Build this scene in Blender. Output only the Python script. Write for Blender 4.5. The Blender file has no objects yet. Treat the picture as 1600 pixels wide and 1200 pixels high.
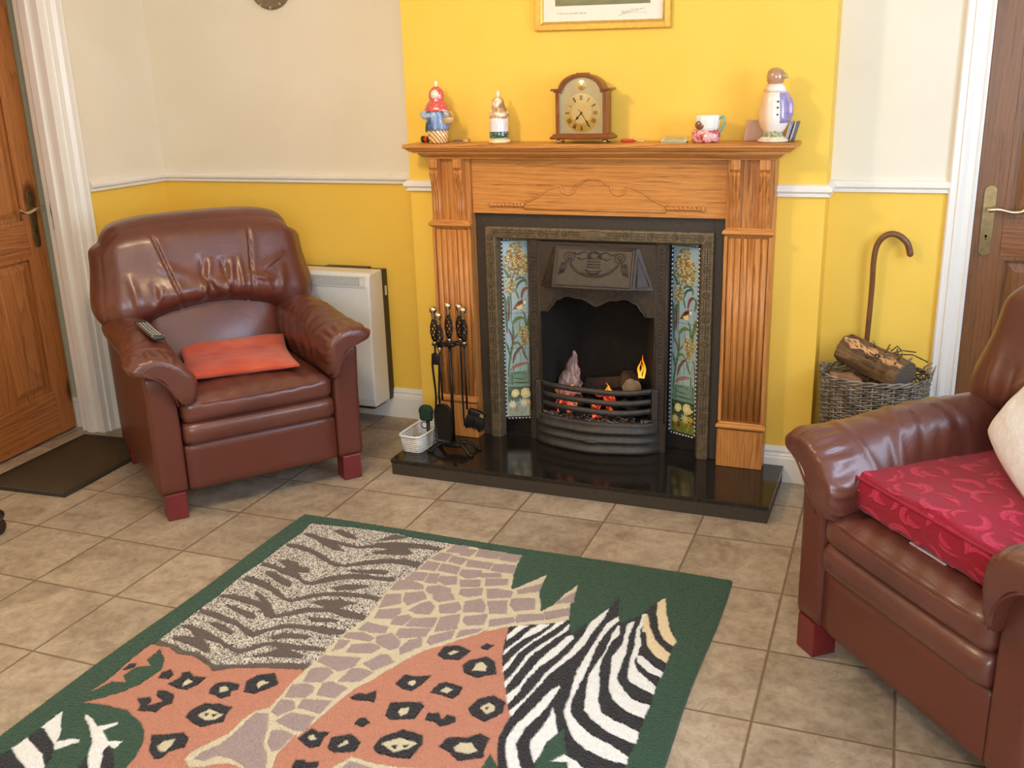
import bpy, bmesh, math, random
import numpy as np
from mathutils import Vector, Matrix

random.seed(7)
RNG = np.random.default_rng(11)
PI = math.pi
scene = bpy.context.scene
C = scene.collection

# ------------------------------------------------------------------ camera, world, lights, exposure
cd = bpy.data.cameras.new('camera'); cam = bpy.data.objects.new('camera', cd); C.objects.link(cam)
cd.sensor_fit = 'HORIZONTAL'; cd.sensor_width = 36.0; cd.lens = 36.0*1544.92/1600.0; cd.clip_start = .05
Rr = Vector((0.92863, 0.36999, -0.02760)); Uu = Vector((-0.08520, 0.28506, 0.95472)); Ff = Vector((-0.36110, 0.88422, -0.29624))
mw = Matrix.Identity(4)
for i in range(3):
    mw[i][0] = Rr[i]; mw[i][1] = Uu[i]; mw[i][2] = -Ff[i]
mw.translation = Vector((1.1438, -3.7427, 1.5504)); cam.matrix_world = mw
scene.camera = cam

scene.view_settings.view_transform = 'Standard'; scene.view_settings.look = 'None'
scene.view_settings.gamma = 1.0; scene.view_settings.use_curve_mapping = False
scene.view_settings.exposure = 0.0
try:
    scene.cycles.use_denoising = True; scene.cycles.denoiser = 'OPENIMAGEDENOISE'
    scene.cycles.max_bounces = 8; scene.cycles.diffuse_bounces = 5; scene.cycles.caustics_reflective = False; scene.cycles.caustics_refractive = False
    scene.cycles.sample_clamp_indirect = 6.0
except Exception: pass

world = bpy.data.worlds.new('sky'); scene.world = world; world.use_nodes = True
wn = world.node_tree.nodes; wl = world.node_tree.links
bg = wn['Background']; bg.inputs[0].default_value = (.62, .76, 1, 1); bg.inputs[1].default_value = 1.6

def area(name, loc, target, sx, sy, power, color):
    l = bpy.data.lights.new(name, 'AREA'); l.shape = 'RECTANGLE'; l.size = sx; l.size_y = sy; l.energy = power; l.color = color
    o = bpy.data.objects.new(name, l); C.objects.link(o); o.location = loc
    o.rotation_euler = (Vector(target)-Vector(loc)).to_track_quat('-Z', 'Y').to_euler()
    return o
# daylight through the window in the rear wall (behind the camera) and the one in the right wall
area('daylight_rear_window', (1.55, -5.02, 1.62), (1.0, 0, 1.2), 1.55, 1.15, 66, (.74, .86, 1))
area('daylight_side_window', (2.63, -1.6, 1.58), (0, -1.7, 1.15), 1.32, 1.06, 50, (.58, .75, 1))
# warm ceiling lamp in the middle of the room
l = bpy.data.lights.new('ceiling_lamp_light', 'POINT'); l.energy = 48; l.color = (1, .77, .50); l.shadow_soft_size = .10
o = bpy.data.objects.new('ceiling_lamp_light', l); C.objects.link(o); o.location = (-.55, -1.75, 2.15)

# ------------------------------------------------------------------ colour and material helpers
def s2l(v):
    v = v/255.0
    return v/12.92 if v <= .04045 else ((v+.055)/1.055)**2.4
def col(r, g, b): return (s2l(r), s2l(g), s2l(b), 1.0)

class NT:
    def __init__(s, name, rough=.5, metal=0, spec=.5, coat=0, coat_r=.1):
        s.m = bpy.data.materials.new(name); s.m.use_nodes = True
        s.n = s.m.node_tree.nodes; s.l = s.m.node_tree.links
        s.p = s.n['Principled BSDF']
        s.p.inputs['Roughness'].default_value = rough; s.p.inputs['Metallic'].default_value = metal
        s.p.inputs['Specular IOR Level'].default_value = spec
        s.p.inputs['Coat Weight'].default_value = coat; s.p.inputs['Coat Roughness'].default_value = coat_r
        s.tc = s.n.new('ShaderNodeTexCoord')
    def new(s, t, **k):
        n = s.n.new(t)
        for a, b in k.items():
            if a.startswith('i_'):
                key = a[2:]; key = int(key) if key.isdigit() else key.replace('_', ' ')
                n.inputs[key].default_value = b
            else: setattr(n, a, b)
        return n
    def link(s, a, b): s.l.new(a, b)
    def mapping(s, scale=(1,1,1), rot=(0,0,0), loc=(0,0,0), src=None):
        m = s.n.new('ShaderNodeMapping'); m.inputs['Scale'].default_value = scale; m.inputs['Rotation'].default_value = rot; m.inputs['Location'].default_value = loc
        s.l.new(src or s.tc.outputs['Object'], m.inputs['Vector']); return m.outputs[0]
    def noise(s, vec, scale=5, detail=3, rough=.5, dist=0):
        n = s.new('ShaderNodeTexNoise'); n.inputs['Scale'].default_value = scale; n.inputs['Detail'].default_value = detail
        n.inputs['Roughness'].default_value = rough; n.inputs['Distortion'].default_value = dist
        s.l.new(vec, n.inputs['Vector']); return n.outputs[0]
    def ramp(s, fac, stops, interp='LINEAR'):
        r = s.n.new('ShaderNodeValToRGB'); r.color_ramp.interpolation = interp
        e = r.color_ramp.elements
        while len(e) < len(stops): e.new(.5)
        for i, (p, c) in enumerate(stops): e[i].position = p; e[i].color = c
        s.l.new(fac, r.inputs[0]); return r.outputs[0]
    def mix(s, fac, a, b, mode='MIX'):
        m = s.n.new('ShaderNodeMix'); m.data_type = 'RGBA'; m.blend_type = mode
        for sock, v in ((m.inputs[0], fac), (m.inputs[6], a), (m.inputs[7], b)):
            if hasattr(v, 'is_output'): s.l.new(v, sock)
            else: sock.default_value = v
        return m.outputs[2]
    def math(s, op, a, b=None, c=None):
        m = s.n.new('ShaderNodeMath'); m.operation = op
        for i, v in enumerate((a, b, c)):
            if v is None: continue
            if hasattr(v, 'is_output'): s.l.new(v, m.inputs[i])
            else: m.inputs[i].default_value = v
        return m.outputs[0]
    def base(s, v):
        if hasattr(v, 'is_output'): s.l.new(v, s.p.inputs['Base Color'])
        else: s.p.inputs['Base Color'].default_value = v
        return s
    def bump(s, h, strength=.3, dist=.01):
        b = s.n.new('ShaderNodeBump'); b.inputs['Strength'].default_value = strength; b.inputs['Distance'].default_value = dist
        s.l.new(h, b.inputs['Height']); s.l.new(b.outputs[0], s.p.inputs['Normal']); return s
    def set(s, sock, v):
        if hasattr(v, 'is_output'): s.l.new(v, s.p.inputs[sock])
        else: s.p.inputs[sock].default_value = v
        return s

def simple(name, c, rough=.5, metal=0, var=.08, scale=30, bump=0, coat=0, spec=.5, bscale=None, bdist=.002):
    t = NT(name, rough, metal, spec, coat)
    v = t.noise(t.tc.outputs['Object'], scale, 4)
    d = tuple(x*(1-var*2) for x in c[:3])+(1,); b = tuple(min(1, x*(1+var)) for x in c[:3])+(1,)
    t.base(t.ramp(v, [(.3, d), (.7, b)]))
    if bump: t.bump(t.noise(t.tc.outputs['Object'], bscale or scale*4, 3), bump, bdist)
    return t.m

MAT = {}
def wall_mat(name, two_tone):
    t = NT(name, .62, spec=.3)
    n = t.noise(t.mapping((1,1,1)), 3.0, 3)
    yel = t.ramp(n, [(.3, col(241,199,80)), (.7, col(245,205,90))])
    if two_tone:
        crm = t.ramp(n, [(.3, col(231,222,202)), (.7, col(236,228,210))])
        sep = t.new('ShaderNodeSeparateXYZ'); t.link(t.tc.outputs['Object'], sep.inputs[0])
        f = t.math('GREATER_THAN', sep.outputs[2], 1.13)
        t.base(t.mix(f, yel, crm))
    else: t.base(yel)
    b = t.noise(t.mapping((1,1,1)), 140, 3); t.bump(b, .12, .002)
    return t.m
MAT['wall'] = wall_mat('wall_paint_two_tone', True)
MAT['wally'] = wall_mat('wall_paint_yellow', False)
MAT['ceiling'] = simple('ceiling_paint', col(243,240,232), .8, var=.01)
MAT['gloss'] = simple('white_gloss_paint', col(238,234,226), .28, var=.01, scale=6, spec=.5)

def floor_mat():
    t = NT('stone_tile_floor', .42, spec=.4)
    T = .3335
    v = t.mapping((1/T, 1/T, 1), (0, 0, -.014), (1.1435/T, .5921/T, 0))
    # Mapping POINT applies scale, rotation, then location
    sep = t.new('ShaderNodeSeparateXYZ'); t.link(v, sep.inputs[0])
    fx = t.math('FRACT', sep.outputs[0]); fy = t.math('FRACT', sep.outputs[1])
    dx = t.math('MINIMUM', fx, t.math('SUBTRACT', 1.0, fx)); dy = t.math('MINIMUM', fy, t.math('SUBTRACT', 1.0, fy))
    d = t.math('MINIMUM', dx, dy)
    wob = t.noise(t.mapping((1,1,1)), 26, 4)
    d2 = t.math('ADD', d, t.math('MULTIPLY', t.math('SUBTRACT', wob, .5), .012))
    grout = t.ramp(d2, [(.006, (0,0,0,1)), (.0135, (1,1,1,1))])
    wn_ = t.new('ShaderNodeTexWhiteNoise', noise_dimensions='2D')
    cmb = t.new('ShaderNodeCombineXYZ'); t.link(t.math('FLOOR', sep.outputs[0]), cmb.inputs[0]); t.link(t.math('FLOOR', sep.outputs[1]), cmb.inputs[1])
    t.link(cmb.outputs[0], wn_.inputs['Vector'])
    off = t.new('ShaderNodeVectorMath', operation='SCALE'); off.inputs[3].default_value = 7.0; t.link(wn_.outputs[1], off.inputs[0])
    add = t.new('ShaderNodeVectorMath', operation='ADD'); t.link(t.mapping((1,1,1)), add.inputs[0]); t.link(off.outputs[0], add.inputs[1])
    n1 = t.noise(add.outputs[0], 5.5, 8, .62, .8)
    n2 = t.noise(add.outputs[0], 30, 7, .70, .5)
    c1 = t.ramp(n1, [(.28, col(122,106,90)), (.44, col(154,138,120)), (.56, col(178,163,144)), (.74, col(200,188,172))])
    c2 = t.ramp(n2, [(.35, col(126,108,92)), (.6, col(190,176,158))])
    c = t.mix(.38, c1, c2)
    # fine dark veins like pitted stone
    vn = t.noise(add.outputs[0], 9, 5, .6, 1.2)
    vein = t.math('ABSOLUTE', t.math('SUBTRACT', vn, .5))
    vm = t.ramp(vein, [(.0, (1,1,1,1)), (.012, (0,0,0,1))])
    vmask = t.math('MULTIPLY', vm, t.ramp(n1, [(.5,(0,0,0,1)), (.62,(1,1,1,1))]))
    c = t.mix(t.math('MULTIPLY', vmask, .55), c, col(112,88,62))
    br = t.math('ADD', .9, t.math('MULTIPLY', wn_.outputs[0], .16))
    cb = t.new('ShaderNodeCombineXYZ'); [t.link(br, cb.inputs[i]) for i in range(3)]
    c = t.mix(1.0, c, cb.outputs[0], 'MULTIPLY')
    c = t.mix(grout, col(122,102,82), c)
    t.base(c)
    h = t.math('ADD', t.math('MULTIPLY', grout, 1.0), t.math('MULTIPLY', n2, .35))
    t.bump(h, .55, .003)
    t.set('Roughness', t.ramp(n2, [(.3,(.36,.36,.36,1)), (.7,(.52,.52,.52,1))]))
    return t.m
MAT['floor'] = floor_mat()

def pine(name, axis='Z', dark=col(150,72,18), mid=col(196,112,40), light=col(222,146,66), rough=.32, knots=0, scale=1.0, seed=0.0):
    t = NT(name, rough, spec=.4, coat=.06, coat_r=.25)
    st = {'X': (.10, 1, 1), 'Y': (1, .10, 1), 'Z': (1, 1, .10)}[axis]
    st = tuple(a*scale for a in st)
    v = t.mapping(st, (0, 0, 0), (seed, seed*.7, seed*1.3))
    warp = t.noise(v, 5.0, 2, .5)
    wv = t.new('ShaderNodeVectorMath', operation='SCALE'); wv.inputs[3].default_value = .35
    nn = t.new('ShaderNodeTexNoise'); nn.inputs['Scale'].default_value = 3.2; nn.inputs['Detail'].default_value = 2; t.link(v, nn.inputs['Vector'])
    sb = t.new('ShaderNodeVectorMath', operation='SUBTRACT'); sb.inputs[1].default_value = (.5,.5,.5); t.link(nn.outputs[1], sb.inputs[0]); t.link(sb.outputs[0], wv.inputs[0])
    ad = t.new('ShaderNodeVectorMath', operation='ADD'); t.link(v, ad.inputs[0]); t.link(wv.outputs[0], ad.inputs[1])
    w = t.new('ShaderNodeTexWave', wave_type='RINGS', rings_direction={'X':'X','Y':'Y','Z':'Z'}[axis], wave_profile='SAW')
    w.inputs['Scale'].default_value = 17.0; w.inputs['Distortion'].default_value = 2.6; w.inputs['Detail'].default_value = 3; w.inputs['Detail Scale'].default_value = 1.4
    t.link(ad.outputs[0], w.inputs['Vector'])
    fib = t.noise(t.mapping(tuple(a*(1 if a < .5*scale else 1) for a in st)), 160, 3, .6)
    big = t.noise(v, 2.2, 2); fine = t.noise(t.mapping(tuple(a*(.35 if a < .5*scale else 1) for a in st)), 85, 4, .65, .2)
    c = t.ramp(w.outputs[1], [(.0, light), (.45, mid), (.78, mid), (.92, dark), (1.0, light)])
    c = t.mix(t.ramp(big, [(.35, (.15,.15,.15,1)), (.65, (.75,.75,.75,1))]), c, t.mix(.5, mid, light))
    c = t.mix(t.ramp(fine, [(.52, (0,0,0,1)), (.70, (.75,.75,.75,1))]), c, dark)
    c = t.mix(t.ramp(fib, [(.40, (.35,.35,.35,1)), (.55, (0,0,0,1))]), c, light)
    if knots:
        vo = t.new('ShaderNodeTexVoronoi', feature='F1'); vo.inputs['Scale'].default_value = knots
        vm = t.mapping((1.0, 1.0, .62) if axis == 'Z' else (.62, 1, 1), (0,0,0), (seed+3.3, 1.7, .4))
        t.link(vm, vo.inputs['Vector'])
        k = t.ramp(vo.outputs[0], [(.0, (1,1,1,1)), (.075, (.9,.9,.9,1)), (.13, (0,0,0,1))])
        c = t.mix(t.math('MULTIPLY', k, .85), c, col(62,26,10))
    t.base(c)
    t.bump(fine, .06, .002)
    return t.m
MAT['pine_x'] = pine('surround_pine_horizontal', 'X', col(120,62,24), col(188,118,52), col(214,152,84), .36)
MAT['pine_z'] = pine('surround_pine_vertical', 'Z', col(116,60,22), col(182,112,50), col(210,148,82), .38, seed=2.0)
MAT['door_z'] = pine('door_pine_vertical', 'Z', col(100,54,26), col(160,98,50), col(188,124,70), .4, knots=2.6, seed=5.0)
MAT['door_y'] = pine('door_pine_rail', 'Y', col(100,54,26), col(160,98,50), col(188,124,70), .4, knots=0, seed=4.0)
MAT['door_x'] = pine('door_pine_rail_cross', 'X', col(84,48,28), col(130,82,48), col(154,102,64), .4, seed=8.0)
MAT['door2_z'] = pine('dark_door_pine_vertical', 'Z', col(78,46,26), col(120,78,46), col(142,96,60), .42, knots=2.2, seed=9.0)
MAT['door_rail'] = pine('door_pine_rail_left', 'X', col(100,54,26), col(156,94,48), col(184,120,68), .4, seed=6.0)
MAT['walnut'] = pine('clock_case_wood', 'Z', col(72,36,14), col(118,66,30), col(146,88,44), .3, scale=3)
MAT['walnut_x'] = pine('clock_case_wood_horizontal', 'X', col(72,36,14), col(118,66,30), col(146,88,44), .3, scale=3)

def leather():
    t = NT('brown_leather', .34, spec=.5, coat=.40, coat_r=.24)
    o = t.tc.outputs['Object']
    n = t.noise(o, 3.5, 4, .55, .3)
    t.base(t.ramp(n, [(.28, col(84,43,33)), (.5, col(96,51,41)), (.74, col(110,62,51))]))
    g = t.noise(o, 420, 2, .5)
    cr = t.noise(o, 13, 5, .55, 1.6)
    ridged = t.math('ABSOLUTE', t.math('SUBTRACT', cr, .5))
    cr2 = t.noise(o, 34, 4, .55, 1.4)
    r2 = t.math('ABSOLUTE', t.math('SUBTRACT', cr2, .5))
    h = t.math('ADD', t.math('MULTIPLY', t.ramp(ridged, [(0,(0,0,0,1)), (.10,(1,1,1,1))]), .5), t.math('ADD', t.math('MULTIPLY', r2, .5), t.math('MULTIPLY', g, .14)))
    t.bump(h, .16, .004)
    t.set('Roughness', t.ramp(n, [(.3,(.42,.42,.42,1)), (.7,(.33,.33,.33,1))]))
    return t.m
MAT['leather'] = leather()
MAT['leather_plain'] = simple('smooth_brown_leather', col(98,48,36), .40, var=.07, scale=4, bump=.12, bscale=300, coat=.12)
MAT['stitch'] = simple('leather_seam_thread', col(92,42,32), .5, var=.05)
MAT['mahogany'] = simple('red_mahogany', col(112,32,34), .4, var=.12, scale=12, coat=.2)

def granite():
    t = NT('black_granite', .12, spec=.5)
    n = t.noise(t.tc.outputs['Object'], 260, 3, .6)
    t.base(t.ramp(n, [(.5, col(30,26,23)), (.62, col(44,38,33)), (.72, col(72,64,55))]))
    return t.m
MAT['granite'] = granite()
MAT['granite_edge'] = simple('honed_black_granite_edge', col(60,52,43), .5, var=.15, scale=90, bump=.1)
MAT['iron'] = simple('black_cast_iron', col(62,50,40), .48, .1, var=.15, scale=60, bump=.25, bdist=.0015)
MAT['iron_frame'] = simple('polished_cast_iron', col(112,96,72), .45, .25, var=.2, scale=70, bump=.3, bdist=.001)
MAT['iron_dark'] = simple('dark_iron', col(44,36,29), .5, .3, var=.15, scale=60, bump=.2)
MAT['grate'] = simple('sooty_grate_iron', col(66,62,58), .5, .25, var=.15, scale=50, bump=.3)
MAT['soot'] = simple('sooty_firebrick', col(9,8,6), .95, var=.35, scale=14, bump=.5, bdist=.01)
MAT['brass'] = simple('polished_brass', col(222,202,166), .2, 1, var=.06)
MAT['brass_old'] = simple('aged_brass', col(150,128,88), .35, .9, var=.12, scale=40)
MAT['chrome'] = simple('bright_metal', col(220,205,180), .12, 1, var=.03)
MAT['black'] = simple('black_plastic', col(18,18,20), .3, var=.1)
MAT['white_enamel'] = simple('white_heater_enamel', col(226,226,222), .38, var=.01)
MAT['dark_casing'] = simple('dark_heater_casing', col(58,52,40), .5, var=.1)
MAT['white_plastic'] = simple('white_plastic', col(232,230,224), .35, var=.02)
def mk_emit(name, c, strength):
    t = NT(name, 1.0); t.base(c); t.set('Emission Color', c); t.p.inputs['Emission Strength'].default_value = strength; return t

# ------------------------------------------------------------------ mesh builder
class MB:
    def __init__(s): s.v = []; s.f = []; s.mi = []; s.mats = []; s.cur = 0; s.sm = []
    def mat(s, m):
        if m not in s.mats: s.mats.append(m)
        s.cur = s.mats.index(m); return s
    def add(s, vs, fs, smooth=False):
        b = len(s.v); s.v.extend([tuple(map(float, p)) for p in vs])
        for f in fs: s.f.append(tuple(b+i for i in f)); s.mi.append(s.cur); s.sm.append(smooth)
        return s
    def box(s, x0, x1, y0, y1, z0, z1):
        vs = [(x, y, z) for x in (x0, x1) for y in (y0, y1) for z in (z0, z1)]
        return s.add(vs, [(0,1,3,2),(4,6,7,5),(0,4,5,1),(2,3,7,6),(0,2,6,4),(1,5,7,3)])
    def loft(s, rings, caps=True, smooth=True, closed=True):
        rings = [list(r) for r in rings]; k = len(rings[0]); vs = [p for r in rings for p in r]; fs = []
        for i in range(len(rings)-1):
            for j in range(k if closed else k-1):
                a = i*k+j; b = i*k+(j+1) % k
                fs.append((a, b, b+k, a+k))
        s.add(vs, fs, smooth)
        if caps and closed:
            b = len(s.v)-len(vs)
            s.f.append(tuple(b+i for i in range(k))[::-1]); s.mi.append(s.cur); s.sm.append(False)
            s.f.append(tuple(b+(len(rings)-1)*k+i for i in range(k))); s.mi.append(s.cur); s.sm.append(False)
        return s
    def tube(s, pts, r, seg=10, caps=True, flat=1.0, smooth=True):
        pts = [Vector(p) for p in pts]; n = len(pts)
        rs = r if isinstance(r, (list, tuple)) else [r]*n
        up = None; rings = []
        for i in range(n):
            t = (pts[min(i+1, n-1)]-pts[max(i-1, 0)]).normalized()
            if up is None:
                up = Vector((0,0,1)) if abs(t.z) < .9 else Vector((1,0,0))
            a = t.cross(up)
            if a.length < 1e-5: a = t.orthogonal()
            a.normalize(); up = a.cross(t).normalized()
            rings.append([pts[i]+(a*math.cos(q)+up*math.sin(q)*flat)*rs[i] for q in [2*PI*j/seg for j in range(seg)]])
        return s.loft(rings, caps, smooth)
    def lathe(s, prof, c=(0,0,0), seg=24, sx=1.0, sy=1.0, smooth=True):
        rings = [[(c[0]+r*sx*math.cos(2*PI*j/seg), c[1]+r*sy*math.sin(2*PI*j/seg), c[2]+z) for j in range(seg)] for r, z in prof]
        return s.loft(rings, True, smooth)
    def prism(s, poly, axis, a, b, smooth=False):
        # poly: 2D points in the other two axes (cyclic order x,y,z with `axis` removed)
        def P(p, t):
            q = list(p); q.insert(axis, t); return tuple(q)
        k = len(poly); vs = [P(p, a) for p in poly]+[P(p, b) for p in poly]
        fs = [tuple(range(k))[::-1], tuple(range(k, 2*k))]
        s.add(vs, fs); base = len(s.v)-2*k
        for i in range(k):
            j = (i+1) % k; s.f.append((base+i, base+j, base+k+j, base+k+i)); s.mi.append(s.cur); s.sm.append(smooth)
        return s
    def puff(s, half, r, n=16, fn=None, c=(0,0,0), rot=None, smooth=True):
        v, f = cube_grid(n)
        h = np.array(half, float); r = min(r, h.min()*.999)
        # even spacing in the flat part, extra points in the rounding
        p = v*h; q = np.clip(p, -(h-r), h-r); d = p-q; L = np.linalg.norm(d, axis=1, keepdims=True)
        p = np.where(L > 1e-9, q+d/np.maximum(L, 1e-9)*r, p)
        if fn is not None: p = fn(p, h, v)
        if rot is not None: p = p@np.array(rot.to_3x3() if hasattr(rot, 'to_3x3') else rot).T
        p = p+np.array(c)
        return s.add(p.tolist(), f, smooth)
    def sphere(s, c, r, seg=16, rings=10, sc=(1,1,1)):
        prof = [(max(r*math.sin(PI*i/rings), r*1e-3), -r*math.cos(PI*i/rings)) for i in range(rings+1)]
        rg = [[(c[0]+a*sc[0]*math.cos(2*PI*j/seg), c[1]+a*sc[1]*math.sin(2*PI*j/seg), c[2]+z*sc[2]) for j in range(seg)] for a, z in prof]
        return s.loft(rg, True, True)
    def sweep(s, path, prof, side=1, closed=False, plane='XY', level=0.0, smooth=False):
        # path: 2D polyline; prof: (offset, height) cross-section; mitred corners
        P = [Vector(p) for p in path]; n = len(P); rings = []
        for i in range(n):
            d0 = (P[i]-P[i-1]).normalized() if (i > 0 or closed) else None
            d1 = (P[(i+1) % n]-P[i]).normalized() if (i < n-1 or closed) else None
            if d0 is None: d0 = d1
            if d1 is None: d1 = d0
            n0 = Vector((-d0.y, d0.x))*side; n1 = Vector((-d1.y, d1.x))*side
            m = (n0+n1); m = m/(m.length_squared)*2 if m.length > 1e-6 else n0
            ring = []
            for o_, h in prof:
                q = P[i]+m*o_
                ring.append({'XY': (q.x, q.y, level+h), 'XZ': (q.x, level-h, q.y), 'YZ': (level+h, q.x, q.y)}[plane])
            rings.append(ring)
        if closed: rings.append(rings[0])
        return s.loft(rings, not closed, smooth)
    def xform(s, M):
        s.v = [tuple(M@Vector(p)) for p in s.v]; return s

_cg = {}
def cube_grid(n):
    if n in _cg: return _cg[n]
    bm = bmesh.new(); bmesh.ops.create_cube(bm, size=2.0)
    bmesh.ops.subdivide_edges(bm, edges=bm.edges[:], cuts=n, use_grid_fill=True)
    bm.verts.ensure_lookup_table(); bm.verts.index_update()
    v = np.array([p.co[:] for p in bm.verts]); f = [tuple(q.index for q in fc.verts) for fc in bm.faces]
    bm.free(); _cg[n] = (v, f); return _cg[n]

def obj(name, mb, m=None, parent=None, bevel=0, sub=0, fix=True, bseg=2):
    me = bpy.data.meshes.new(name); me.from_pydata(mb.v, [], mb.f)
    mats = mb.mats if mb.mats else [m]
    for k in mats: me.materials.append(k)
    if mb.mats: me.polygons.foreach_set('material_index', mb.mi)
    me.polygons.foreach_set('use_smooth', mb.sm)
    if fix:
        bm = bmesh.new(); bm.from_mesh(me); bmesh.ops.recalc_face_normals(bm, faces=bm.faces[:]); bm.to_mesh(me); bm.free()
    me.update()
    o = bpy.data.objects.new(name, me); C.objects.link(o)
    if parent is not None: o.parent = parent
    if bevel:
        b = o.modifiers.new('bevel', 'BEVEL'); b.width = bevel; b.segments = bseg; b.limit_method = 'ANGLE'; b.angle_limit = .7; b.harden_normals = False
    if sub:
        b = o.modifiers.new('sub', 'SUBSURF'); b.levels = sub; b.render_levels = sub
    return o
def tag(o, label=None, cat=None, group=None, kind=None):
    if label: o['label'] = label
    if cat: o['category'] = cat
    if group: o['group'] = group
    if kind: o['kind'] = kind
    return o
def thing(name, label, cat, loc=(0,0,0), rz=0, group=None):
    o = bpy.data.objects.new(name, None); o.empty_display_size = .05; C.objects.link(o)
    o.location = loc; o.rotation_euler = (0, 0, rz); return tag(o, label, cat, group)
def struct(name, mb, m=None, parent=None, **k):
    o = obj(name, mb, m, parent, **k)
    if parent is None: o['kind'] = 'structure'
    return o
def kids(o): return [c for c in bpy.data.objects if c.parent == o]
def copy_tree(o, parent=None):
    c = o.copy(); C.objects.link(c); c.parent = parent
    for ch in kids(o): copy_tree(ch, c)
    return c
def arc(cx, cy, r, a0, a1, n): return [(cx+r*math.cos(math.radians(a0+(a1-a0)*i/n)), cy+r*math.sin(math.radians(a0+(a1-a0)*i/n))) for i in range(n+1)]
def spline(pts, n=8):
    P = [Vector(p) for p in pts]; out = []
    for i in range(len(P)-1):
        p0 = P[max(i-1,0)]; p1 = P[i]; p2 = P[i+1]; p3 = P[min(i+2, len(P)-1)]
        for k in range(n):
            t = k/n; out.append(.5*((2*p1)+(p2-p0)*t+(2*p0-5*p1+4*p2-p3)*t*t+(3*p1-p0-3*p2+p3)*t**3))
    out.append(P[-1]); return out

# ------------------------------------------------------------------ little painter for woven / glazed patterns (pure surface colour)
class Paint:
    def __init__(s, w, h, base):
        s.a = np.zeros((h, w, 3), np.float32); s.a[:] = base[:3]; s.w = w; s.h = h
    def poly(s, pts, c):
        p = np.array(pts, float); x0 = max(int(p[:,0].min())-1, 0); x1 = min(int(p[:,0].max())+2, s.w); y0 = max(int(p[:,1].min())-1, 0); y1 = min(int(p[:,1].max())+2, s.h)
        if x1 <= x0 or y1 <= y0: return
        gx, gy = np.meshgrid(np.arange(x0, x1)+.5, np.arange(y0, y1)+.5)
        m = np.zeros(gx.shape, bool); n = len(p)
        for i in range(n):
            ax, ay = p[i]; bx, by = p[(i+1) % n]
            if ay == by: continue
            cnd = ((ay > gy) != (by > gy)) & (gx < (bx-ax)*(gy-ay)/(by-ay)+ax)
            m ^= cnd
        s.a[y0:y1, x0:x1][m] = c[:3]
    def disc(s, x, y, rx, ry, c, ang=0):
        s.poly([(x+rx*math.cos(t)*math.cos(ang)-ry*math.sin(t)*math.sin(ang), y+rx*math.cos(t)*math.sin(ang)+ry*math.sin(t)*math.cos(ang)) for t in [2*PI*i/12 for i in range(12)]], c)
    def stroke(s, pts, w, c, taper=True):
        P = spline([(a, b, 0) for a, b in pts], 6); n = len(P); L = []; R = []
        for i in range(n):
            t = P[min(i+1, n-1)]-P[max(i-1, 0)]; t = t.normalized() if t.length > 0 else Vector((1,0,0)); q = Vector((-t.y, t.x, 0))
            f = (math.sin(PI*(i+.5)/n)**.6 if taper else 1)*w/2
            L.append((P[i]+q*f)[:2]); R.append((P[i]-q*f)[:2])
        s.poly(L+R[::-1], c)
    def down(s, k):
        h, w = s.h//k, s.w//k
        return s.a[:h*k, :w*k].reshape(h, k, w, k, 3).mean((1, 3))
def color_attr(o, colors):
    at = o.data.color_attributes.new('Col', 'FLOAT_COLOR', 'POINT')
    c = np.ones((len(colors), 4), np.float32); c[:, :3] = colors
    at.data.foreach_set('color', c.ravel())

# ================================================================== THE ROOM
LW = -2.312; RW = 2.62; REAR = -5.05; AL = .246; AR = .185; CL = -.818; CR = .851; H = 2.45
struct('floor', MB().box(-4.1, RW+.1, REAR-.1, 1.2, -.06, 0), MAT['floor'])
struct('ceiling', MB().box(-4.1, RW+.1, REAR-.1, 1.2, H, H+.06), MAT['ceiling'])
# left wall with its doorway (y -1.19 .. -.37)
DL0, DL1 = -1.19, -.372; DH = 2.03
m = MB(); m.box(LW-.128, LW, DL1, AL+.1, 0, H); m.box(LW-.128, LW, REAR, DL0, 0, H); m.box(LW-.128, LW, DL0, DL1, DH, H)
struct('wall_left', m, MAT['wall'])
# back wall: left alcove
struct('wall_back', MB().box(LW, CL, AL, AL+.1, 0, H), MAT['wall'])
# chimney breast with the hearth opening
OX = .46; OZ = .96
m = MB(); m.box(CL, -OX, 0, .40, 0, H); m.box(OX, CR, 0, .40, 0, H); m.box(-OX, OX, 0, .40, OZ, H); m.box(-OX, OX, .32, .40, 0, OZ)
struct('wall_chimney', m, MAT['wally'])
# right alcove back wall with its doorway
DR0, DR1 = 1.349, 2.16
m = MB(); m.box(CR, DR0, AR, AR+.1, 0, H); m.box(DR1, RW, AR, AR+.1, 0, H); m.box(DR0, DR1, AR, AR+.1, DH, H)
struct('wall_alcove', m, MAT['wall'])
# right wall with a window, rear wall with a window
def wall_x(name, x0, x1, wy0, wy1, wz0, wz1):
    m = MB(); m.box(x0, x1, REAR, wy0, 0, H); m.box(x0, x1, wy1, AR+.1, 0, H); m.box(x0, x1, wy0, wy1, 0, wz0); m.box(x0, x1, wy0, wy1, wz1, H)
    struct(name, m, MAT['wall'])
wall_x('wall_right', RW, RW+.1, -2.3, -.9, 1.0, 2.15)
m = MB(); m.box(LW, .7, REAR-.1, REAR, 0, H); m.box(2.4, RW, REAR-.1, REAR, 0, H); m.box(.7, 2.4, REAR-.1, REAR, 0, 1.0); m.box(.7, 2.4, REAR-.1, REAR, 2.2, H)
struct('wall_rear', m, MAT['wall'])
def frame_rect(m, plane, lvl, a0, a1, z0, z1, w, d):
    m.sweep([(a0, z0), (a1, z0), (a1, z1), (a0, z1)], [(0, 0), (0, d), (w, d), (w, 0)], 1, True, plane, lvl)
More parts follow.
